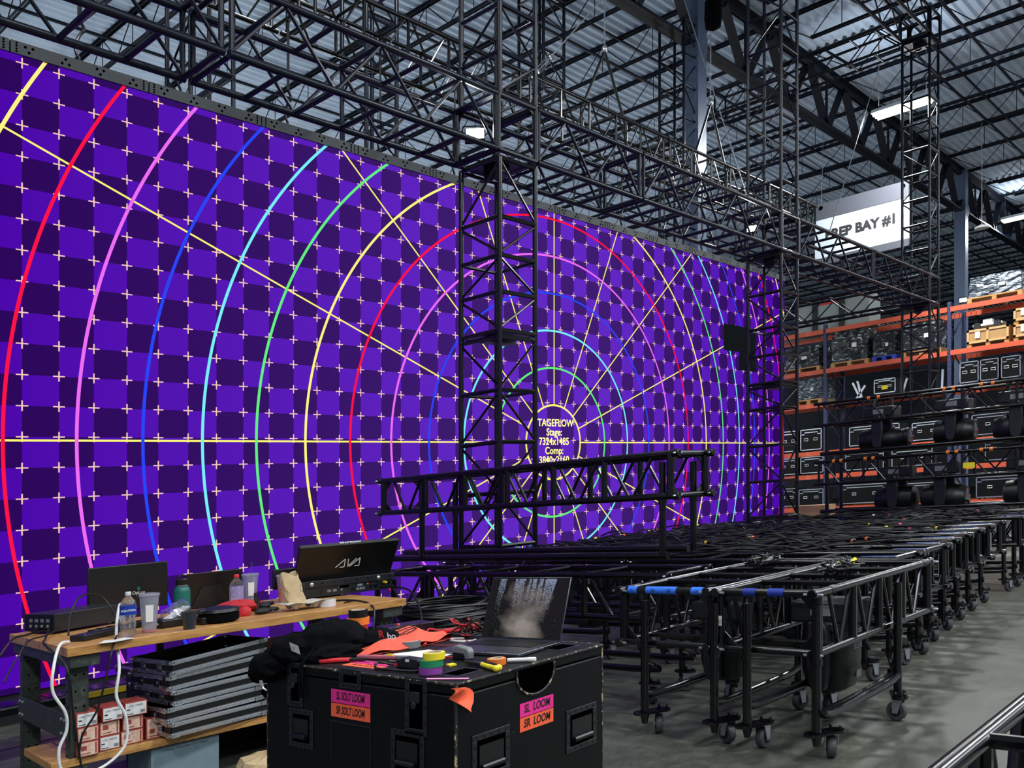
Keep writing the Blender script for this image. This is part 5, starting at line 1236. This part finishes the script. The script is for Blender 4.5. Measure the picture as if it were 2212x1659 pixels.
    def bag(u, v):
        a = 2 * PI * u; c, s_ = math.cos(a), math.sin(a); k = 1 / max(abs(c), abs(s_)) ** .7
        wx = .075 * (1 - .12 * v) * k; wy = .045 * (1 - .75 * v) * k; j = 1 + .06 * math.sin(7 * a + 9 * v) + .04 * math.sin(15 * v + 3 * a)
        return (3.66 - .055 * v + c * wx * j, 5.27 + s_ * wy * j, h + .035 + .21 * v + (.018 * math.sin(2 * a) if v > .95 else 0))
    a = MB(); a.grid(bag, 28, 14, wrapu=True); a.f.append(tuple(range(27, -1, -1))); build('body', a, 'kraft', t)
    a = MB(); a.path([(3.66, 5.212, h + .12), (3.69, 5.212, h + .13), (3.69, 5.214, h + .17), (3.655, 5.214, h + .165), (3.66, 5.212, h + .12)], .0016, 4); build('printed_mark', a, 'olive', t)
    roll('tape_roll', 'clear packing tape roll with a red core mark on the bench edge', 3.84, 5.16, h, 'clear' if False else mat('clear_tape', (214, 212, 214), .25), .060, .048, .040)
    # gloves and red pouch
    t = thing('work_gloves', 'black and grey work gloves with red lining in a heap on the bench', 'gloves', (3.44, 5.32, h))
    for k, (dx, dy, dz, an) in enumerate(((0, 0, .02, .2), (.05, .05, .05, .9))):
        R = loc(3.42 + dx, 5.30 + dy, h + dz, an); a = MB(R); a.grid(lambda u, v: (.055 * math.cos(PI * (v - .5)) * math.cos(2 * PI * u) * 1.2, .04 * math.cos(PI * (v - .5)) * math.sin(2 * PI * u), .022 * math.sin(PI * (v - .5))), 18, 9, wrapu=True); pm = build('palm', a, 'rubber', t)
        for f in range(5):
            a = MB(R); y_ = -.035 + .017 * f; a.path([(.04, y_, 0), (.085, y_ * 1.2, .008), (.115 - .01 * abs(f - 2), y_ * 1.3, -.006)] if f < 4 else [(.0, .035, .01), (.02, .06, .03), (.03, .065, .085)], .0105, 8, sub=4); build('finger', a, 'bplast2' if k else 'rubber', sub(pm, t))
    build('lining', MB().lathe([(.03, 0), (.045, .02), (.04, .05), (.02, .06)], (3.34, 5.36, h + .005), 14, (-.6, -.2, .5)), 'red', t)
    def pile(u, v):
        a = 2 * PI * u; b = PI * (v - .5); r = 1 + .12 * math.sin(4 * a + 5 * b)
        return (3.44 + .17 * math.cos(b) * math.cos(a) * r, 5.62 + .12 * math.cos(b) * math.sin(a) * r, max(h, h + .035 + .045 * math.sin(b) * r))
    one('red_pouch', MB().grid(pile, 30, 14, wrapu=True), mat('red_nylon', (190, 34, 40), .6), 'crumpled red nylon pouch behind the gloves', 'pouch')
    # black zip case / headphones
    t = thing('headset_case', 'black rounded zip case with a clear lid on the bench', 'case', (3.06, 5.22, h))
    R = loc(3.07, 5.25, h, -.1); a = MB(R); a.lathe([(.10, 0), (.125, .012), (.125, .055), (.11, .06)], (0, 0, 0), 28); build('body', a, 'bfab', t)
    a = MB(R); a.lathe([(.11, .061), (.128, .066), (.12, .085), (.05, .098)], (0, 0, 0), 28); build('lid', a, 'bplast', t); a = MB(R); a.box((-.14, -.04, .062), (-.08, .04, .09)); build('hinge_block', a, 'bplast2', t, bevel=.006)
    t = thing('phone_box', 'white-edged slim device wrapped in clear film, leaning on black gear', 'package', (2.90, 5.42, h))
    R = loc(2.85, 5.42, h + .055, .3) @ Matrix.Rotation(-.33, 4, 'Y'); a = MB(R); a.box((-.12, -.03, 0), (.13, .03, .014)); build('device', a, 'white', t, bevel=.003)
    rnd = random.Random(2); a = MB(R); a.grid(lambda u, v: (.16 * (u - .3), .05 * math.cos(2 * PI * v) * (1 + .3 * rnd.random()), .015 + .045 * math.sin(2 * PI * v) * (1 + .3 * rnd.random())), 10, 12); build('film', a, 'clear', t, flat=True)
    one('black_adapter', MB().box((2.74, 5.34, h), (2.98, 5.52, h + .05)), 'bplast', 'black power adapter block behind the short dark cup', 'adapter', bevel=.008)
    one('black_adapter', MB().box((2.93, 5.20, h), (3.02, 5.30, h + .045)), 'bplast', 'small black block right of the short dark cup', 'adapter', bevel=.006)
    t = thing('power_brick', 'flat black hub box with a blue light at the left bench end', 'power supply', (2.35, 5.42, h))
    R = loc(2.36, 5.42, h, .45); a = MB(R); a.box((-.13, -.055, 0), (.13, .055, .035)); build('body', a, 'bplast2', t, bevel=.006); a = MB(R); a.lathe([(.004, 0), (.004, .002)], (-.09, -.02, .035), 8); build('status_led', a, 'ledblue', t)
    t = thing('power_strip', 'black power strip with a plug behind the water bottle', 'power strip', (2.55, 5.50, h))
    R = loc(2.58, 5.56, h, .35); a = MB(R); a.box((-.22, -.03, 0), (.24, .03, .04)); build('body', a, 'bplast', t, bevel=.005); a = MB(R)
    for k in range(5): a.lathe([(.017, 0), (.017, .002)], (-.16 + .08 * k, 0, .04), 12)
    build('socket', a, 'hole', t)
    one('napkin', MB().plate([(2.255, 4.95 + .16, h), (2.32, 5.13 - .05, h), (2.45, 5.12 - .02, h), (2.44, 5.20, h), (2.38, 5.17, h), (2.33, 5.21, h)], (0, 0, 1), .002), 'paper', 'torn white napkin hanging at the front bench edge', 'napkin')
    one('screwdriver_bits', MB().tube((4.02, 5.17, h + .008), (4.11, 5.20, h + .008), .007, 8).tube((3.97, 5.14, h + .008), (4.02, 5.17, h + .008), .004, 6), 'bplast', 'black-handled small tool lying on the bench before the console', 'tool')
    # leads over the bench end
    def lead(label, pts, r, m='cable', extra=None, name='cable'):
        t = thing(name, label, 'cable', pts[0]); build('lead', MB().path(pts, r, 8, sub=6), m, t)
        if extra: extra(t)
    def plug(t): build('plug', MB().lathe([(.008, 0), (.020, .02), (.022, .045), (.012, .07)], (2.615, 5.60, 1.05), 14, (0, 0, -1)).lathe([(.0, 0)] * 0 or [(.007, 0), (.007, .01)], (2.615, 5.60, 1.06), 8), 'white', t)
    lead('thick white cable looping from a plug down past the bench leg and back up', [(2.615, 5.60, 1.04), (2.605, 5.58, 1.10), (2.55, 5.50, 1.11), (2.44, 5.30, .98), (2.36, 5.09, .80), (2.33, 5.06, .65), (2.38, 5.05, .52), (2.37, 5.05, .36), (2.22, 5.05, .27), (2.05, 5.06, .30), (2.02, 5.06, .42), (2.06, 5.06, .52), (2.05, 5.05, .62), (1.99, 5.06, .74), (2.00, 5.08, .86), (2.08, 5.20, .965), (2.17, 5.30, .965)], .0085, 'white', plug)
    lead('black cable hanging in front of the bench leg, left one', [(2.30, 5.9, 1.0), (2.16, 5.60, .965), (2.04, 5.3, .97), (2.06, 5.06, .86), (2.09, 5.05, .6), (2.12, 5.05, .4), (2.16, 5.05, .15), (2.2, 5.05, .03)], .006)
    lead('black cable arching up over the computer box', [(2.30, 5.62, .965), (2.36, 5.75, 1.06), (2.46, 5.84, 1.17), (2.60, 5.90, 1.165), (2.66, 5.86, 1.08), (2.66, 5.80, 1.02)], .006)
    lead('black cable falling from the front bench edge to the lower shelf', [(2.62, 5.66, 1.03), (2.50, 5.40, .975), (2.33, 5.10, .93), (2.27, 5.05, .78), (2.22, 5.05, .6), (2.14, 5.05, .48), (2.12, 5.05, .36)], .006)
    lead('black cable running off the left end of the bench', [(2.36, 6.1, 1.0), (2.20, 5.95, .97), (2.06, 5.8, .975), (1.95, 5.7, .90), (1.85, 5.6, .82)], .007)
    lead('second black cable running off the left end of the bench', [(2.40, 5.95, .99), (2.22, 5.75, .97), (2.05, 5.55, .975), (1.93, 5.4, .90), (1.83, 5.3, .80)], .005)
    lead('black cable from the console falling behind the trunk', [(4.58, 5.49, 1.0), (4.62, 5.35, .99), (4.55, 5.1, .97), (4.42, 4.85, .85), (4.3, 4.7, .68)], .007)
    lead('thin black cable from the bench edge down behind the hoodie', [(3.95, 5.3, .965), (4.02, 5.12, .97), (4.05, 4.93, .93), (4.0, 4.86, .78), (3.95, 4.8, .55)], .007)
bench_items()
def console():
    h = BT + .001; R = loc(4.0, 5.76, h, math.radians(-16)); N3 = R.to_3x3()
    t = thing('lighting_console', 'black lighting console seen from behind, raised screen lid marked AVA', 'console', (4.35, 5.7, h))
    a = MB(R); a.box((0, 0, .012), (.78, .42, .085)); a.plate([(0, 0, .085), (.78, 0, .085), (.78, .42, .06), (0, .42, .06)], (0, 0, 1), .002); base = build('body', a, 'bplast2', t, bevel=.005); S = sub(base, t)
    a = MB(R); a.box((-.03, -.012, .085), (.80, .03, .135)); build('rear_bar', a, 'bplast2', t, bevel=.003)
    a = MB(R)
    for k in range(9): a.disc((.02 + k * .092, -.0125, .112), (0, -1, 0), .005, 8, .001)
    build('screw_holes', a, 'hole', S, flat=True)
    for u in (.12, .66): 
        a = MB(R); a.lathe([(.016, 0), (.016, .004), (.010, .006), (.006, .010)], (u, -.012, .108), 12, (0, -1, 0)); build('latch', a, 'alu', t)
    a = MB(R)
    for u, v, r in ((.20, .045, .014), (.45, .045, .013), (.60, .05, .014), (.64, .05, .016), (.69, .062, .013), (.69, .034, .013), (.72, .062, .013), (.72, .034, .013), (.75, .062, .013), (.75, .034, .013), (.66, .075, .010)):
        a.lathe([(r, 0), (r, .003), (r * .6, .004)], (u, 0, v), 12, (0, -1, 0))
    build('round_socket', a, 'steel', t)
    a = MB(R)
    for u, v, w_ in ((.26, .048, .03), (.305, .048, .03), (.36, .048, .012), (.49, .04, .018), (.515, .04, .018), (.54, .04, .018), (.51, .068, .04)): a.box((u - w_ / 2, -.003, v - .009), (u + w_ / 2, 0, v + .009))
    build('port', a, 'grey', t)
    a = MB(R); a.box((.35, -.002, .06), (.42, 0, .078)); build('vent', a, 'hole', t)
    build('status_led', MB().lathe([(.004, 0), (.004, .002)], R @ Vector((.575, -.001, .072)), 8, N3 @ Vector((0, -1, 0))), 'ledred', t)
    a = MB(R); a.lathe([(.011, 0), (.012, .03), (.007, .05)], (.71, -.003, .068), 10, (0, -1, 0)); build('cable_plug', a, 'yellow', t)
    LM = R @ Matrix.Translation((0, .05, .10)) @ Matrix.Rotation(math.radians(27), 4, 'X')
    a = MB(LM); a.plate([(.0, 0, .0), (.78, 0, .0), (.80, 0, .33), (-.0, 0, .33)], (0, 1, 0), .045); lid = build('screen_lid', a, 'bplast', t, bevel=.008)
    A = LM @ Vector((.42, -.002, .135)); q = LM.to_3x3(); r_ = q @ X_; u_ = q @ Z_
    lg = MB(); o = A; 
    def seg(pts, w=.007):
        for (p0, p1) in zip(pts, pts[1:]): lg.bar(o + r_ * p0[0] + u_ * p0[1], o + r_ * p1[0] + u_ * p1[1], w, .0015, q @ Vector((0, -1, 0)))
    seg([(-.115, 0), (-.045, .068), (-.045, 0), (-.08, 0)]); seg([(-.02, .066), (-.015, 0), (.045, .066)]); seg([(.0, 0), (.075, .068), (.075, 0), (.04, 0)])
    build('ava_logo', lg, 'white', sub(lid, t))
    text('AVOLITES', LM @ Vector((.40, .036, .3325)), r_ * -1, q @ Vector((0, -1, 0)), .024, 'white', t, sx=1.2, bold=.03, thick=.001)
    a = MB(R); a.box((-.13, .13, .09), (.10, .15, .24)); build('side_screen', a, 'bplast', t, bevel=.004)
console()
# ------------------------------------------------------------------ lower shelf
def shelf_items():
    h = .321
    SM = loc(2.10, 5.15, 0, -0.105)
    def carton(label, u, v, hh, face, w=.115, d=.16, H=.082, m='boxface'):
        t = thing('small_carton', label, 'carton', SM @ Vector((u, v, hh)))
        a = MB(SM); a.box((u, v, hh), (u + w, v + d, hh + H)); build('box', a, 'redbox', t, bevel=.002)
        a = MB(SM); a.box((u + .006, v - .001, hh + .006), (u + w - .006, v, hh + H - .006)); build('label', a, m, t, flat=True)
        a = MB(SM)
        if face: 
            for k in range(7): a.box((u + w * .70 + .004 * k, v - .0018, hh + .012), (u + w * .70 + .004 * k + .002, v - .001, hh + .030))
            a.box((u + .012, v - .0018, hh + .035), (u + .03, v - .001, hh + .042)); a.box((u + .012, v - .0018, hh + .012), (u + .05, v - .001, hh + .016))
        else: a.box((u + w - .02, v - .0018, hh + .01), (u + w - .012, v - .001, hh + H - .01)); a.box((u + .02, v - .0018, hh + .015), (u + .07, v - .001, hh + .02)); a.box((u + .02, v - .0018, hh + .035), (u + .05, v - .001, hh + .06))
        build('barcode', a, 'ink' if face else 'redbox', t, flat=True)
        if face: text('LGR 1700/PS', SM @ Vector((u + w * .5, v - .0012, hh + H * .66)), SM.to_3x3() @ X_, (0, 0, 1), .011, 'ink', t, thick=.0006)
    H = .083
    C = 'small red-brown carton on the lower shelf, '
    carton(C + 'bottom of the left column', .07, .06, h, 0); carton(C + 'middle of the left column', .07, .06, h + H, 0); carton(C + 'top of the left column, white barcode end', .065, .06, h + 2 * H, 1, m='white')
    carton(C + 'bottom of the second column, white end', .20, .10, h, 1, m='white'); carton(C + 'middle of the second column', .20, .10, h + H, 0); carton(C + 'top of the second column, barcode end', .21, .08, h + 2 * H, 1, m='white')
    carton(C + 'bottom of the third column, lying long', .325, .12, h, 0, w=.13); carton(C + 'middle of the third column', .335, .12, h + H, 0, w=.12); carton(C + 'top of the third column, print upside down', .34, .10, h + 2 * H, 1, w=.13, m='white')
    carton(C + 'single one right of the columns', .475, .13, h, 0, w=.085, H=.125)
    # stack of rack cases: shallow, black with aluminium edges, askew
    def rackcase(label, hh, du, dv, rz, tilt):
        R = loc(2.665, 5.08, hh, math.radians(1.5 + rz)) @ Matrix.Translation((du, dv, 0)) @ Matrix.Rotation(tilt, 4, 'Y')
        L, D, H = .66, .44, .088
        t = thing('shallow_flight_case', label, 'flight case', (2.95, 5.25, hh))
        a = MB(R); a.box((0, 0, 0), (L, .006, H)).box((0, D - .006, 0), (L, D, H)).box((0, 0, 0), (.006, D, H)).box((L - .006, 0, 0), (L, D, H)).box((0, 0, 0), (L, D, .006)); build('tray', a, 'bplast', t)
        a = MB(R)
        for z in (0, H - .026):
            for (p, q) in (((-.004, -.004), (L + .004, .001)), ((-.004, D - .001), (L + .004, D + .004)), ((-.004, -.004), (.001, D + .004)), ((L - .001, -.004), (L + .004, D + .004))): a.box((p[0], p[1], z), (q[0], q[1], z + .026))
            a.tube((0, -.005, z + .008), (L, -.005, z + .008), .002, 5).tube((0, -.005, z + .017), (L, -.005, z + .017), .002, 5)
        build('edge_extrusion', a, 'alu', t)
        for x_ in (0, L):
            for y_ in (0, D):
                sx, sy = (1 if x_ == 0 else -1), (1 if y_ == 0 else -1)
                for z in (.012, H - .012):
                    a = MB(R); a.lathe([(.004, -.012), (.018, -.008), (.020, 0), (.018, .008), (.004, .012)], (x_, y_, z), 10)
                    a.box((min(x_, x_ + sx * .048), y_ - sy * .009 - .001, z - .014), (max(x_, x_ + sx * .048), y_ - sy * .009 + .001, z + .014)); a.box((x_ - sx * .009 - .001, min(y_, y_ + sy * .048), z - .014), (x_ - sx * .009 + .001, max(y_, y_ + sy * .048), z + .014))
                    a.disc((x_ + sx * .036, y_ - sy * .010, z), (0, -sy, 0), .005, 8, .003)
                    build('ball_corner', a, 'chrome', t)
        for y_ in (.12, .30):
            a = MB(R); a.box((-.010, y_ - .03, .02), (-.004, y_ + .03, .068)).lathe([(.012, 0), (.012, .004)], (-.010, y_, .044), 10, (-1, 0, 0)); build('butterfly_latch', a, 'chrome', t)
    o = ('bottom', 'second from the bottom', 'middle', 'second from the top', 'topmost open')
    for k, (du, dv, rz, tl) in enumerate(((.0, .0, .0, .0), (-.03, .0, 2.0, -.010), (.025, .02, -1.0, -.02), (.0, .03, .5, -.035), (.01, .01, 1.5, -.05))):
        rackcase('shallow black flight case with aluminium edges, %s of the skewed stack' % o[k], h + .012 + .0905 * k, du, dv, rz, tl)
    # floor level under / behind the bench
    CT = thing('storage_carton', 'pale blue-grey carton standing under the lower shelf', 'box', SM @ Vector((.71, .3, 0)))
    build('carton_body', MB(SM).box((.50, .12, .0), (.92, .5, .262)), 'palebl', CT, bevel=.003)
    pl = text('A Storage Technologies, LLC Company', SM @ Vector((.71, .1195, .235)), SM.to_3x3() @ X_, (0, 0, 1), .013, 'ink', CT, name='printed_line')
    t = thing('crumpled_bag', 'crumpled brown paper on the floor under the bench, left of the trunk', 'paper', (3.2, 5.0, 0)); rnd = random.Random(8)
    def cr(u, v): a = 2 * PI * u; b = PI * (v - .5); r = 1 + .35 * rnd.random(); return (3.12 + .16 * math.cos(b) * math.cos(a) * r, 4.78 + .16 * math.cos(b) * math.sin(a) * r, max(.002, .08 + .09 * math.sin(b) * r))
    a = MB(); a.grid(cr, 14, 8, wrapu=True); build('paper', a, 'kraft', t, flat=True)
    t = thing('keyboard_tray', 'black slotted equipment tray with a yellow strip on the floor behind the bench', 'equipment', (2.9, 7.0, .1))
    a = MB(); a.box((1.6, 7.0, .30), (4.4, 7.35, .36)); build('tray', a, 'bplast', t, bevel=.01)
    a = MB(); a.box((3.0, 6.985, .315), (3.5, 7.0, .355)); build('yellow_strip', a, 'yelbar', t)
    a = MB()
    for k in range(14): a.box((1.8 + .16 * k, 7.05, .36), (1.9 + .16 * k, 7.25, .364))
    build('slots', a, 'steel', t)
    for x in (1.7, 4.3): build('foot', MB().box((x, 7.05, 0), (x + .06, 7.3, .30)), 'bplast', t)
    t = thing('open_carton', 'long dark case with a cardboard flap leaning behind the stacked flight cases', 'box', (3.6, 5.9, 0))
    build('body', MB().box((3.30, 5.75, .02), (4.1, 6.15, .62)), 'bplast', t, bevel=.006); build('flap', MB().plate([(3.30, 5.75, .62), (4.05, 5.75, .62), (4.1, 5.93, .68), (3.36, 5.93, .68)], (0, 0, 1), .006), 'card', t)
    t = thing('aluminium_case', 'low aluminium-edged case lid behind the stacked flight cases', 'flight case', (2.95, 5.95, 0))
    a = MB(); a.box((2.85, 5.80, .60), (3.26, 6.2, .64)); build('lid', a, 'bplast', t); a = MB(); a.tube((2.85, 5.80, .64), (3.26, 5.80, .64), .010, 6).tube((2.85, 6.2, .64), (3.26, 6.2, .64), .010, 6).tube((2.85, 5.8, .64), (2.85, 6.2, .64), .010, 6); build('edge', a, 'alu', t)
    build('pedestal', MB().box((2.9, 5.85, 0), (3.2, 6.15, .60)), 'bplast', t)
shelf_items()
def coils():
    rnd = random.Random(6)
    t = thing('coil_stand', 'low black flight case carrying the coiled cable behind the trunk', 'flight case', (4.85, 5.25, 0)); build('body', MB().box((4.45, 4.62, .10), (5.35, 5.45, .50)), 'case', t, bevel=.006)
    a = MB(); [a.lathe([(.04, -.02), (.05, 0), (.04, .02)], (x, y, .05), 12, (0, 1, 0)) for x in (4.55, 5.25) for y in (4.72, 5.35)]; build('caster', a, 'rubber', t)
    def coil(label, cx_, cy_, h0, h1, rx, ry, n=34):
        t = thing('cable_coil', label, 'cable coil', (cx_, cy_, h0)); mb = MB()
        for k in range(n):
            f = k / n; h = h0 + .012 + (h1 - h0) * f; r = 1 - rnd.uniform(0, .28); ph = rnd.uniform(0, 6.28); dx, dy = rnd.uniform(-.02, .02), rnd.uniform(-.02, .02)
            mb.path([(cx_ + dx + rx * r * math.cos(u), cy_ + dy + ry * r * math.sin(u), max(h0 + .012, h + .015 * math.sin(2 * u + ph))) for u in [2 * PI * j / 14 for j in range(14)]], .0105, 6, closed=True, sub=3)
        build('cable_turns', mb, 'cable', t)
    coil('big pile of coiled black cable behind the trunk, right of the bench', 4.88, 5.05, .50, .84, .42, .38, 44)
    coil('smaller pile of coiled black cable under the right end of the bench', 3.95, 5.15, .02, .34, .34, .30, 26)
    t = thing('cable_crate', 'black case under the bench carrying more coiled cable', 'case', (4.1, 5.6, 0)); build('body', MB().box((3.7, 5.45, .02), (4.35, 5.74, .60)), 'bplast', t, bevel=.006)
    one('floor_tape_bit', MB().bar((4.35, 2.42, .002), (4.25, 2.36, .002), .03, .003), 'bplast', 'small black tape offcut lying on the floor before the near carts', 'scrap')
coils()
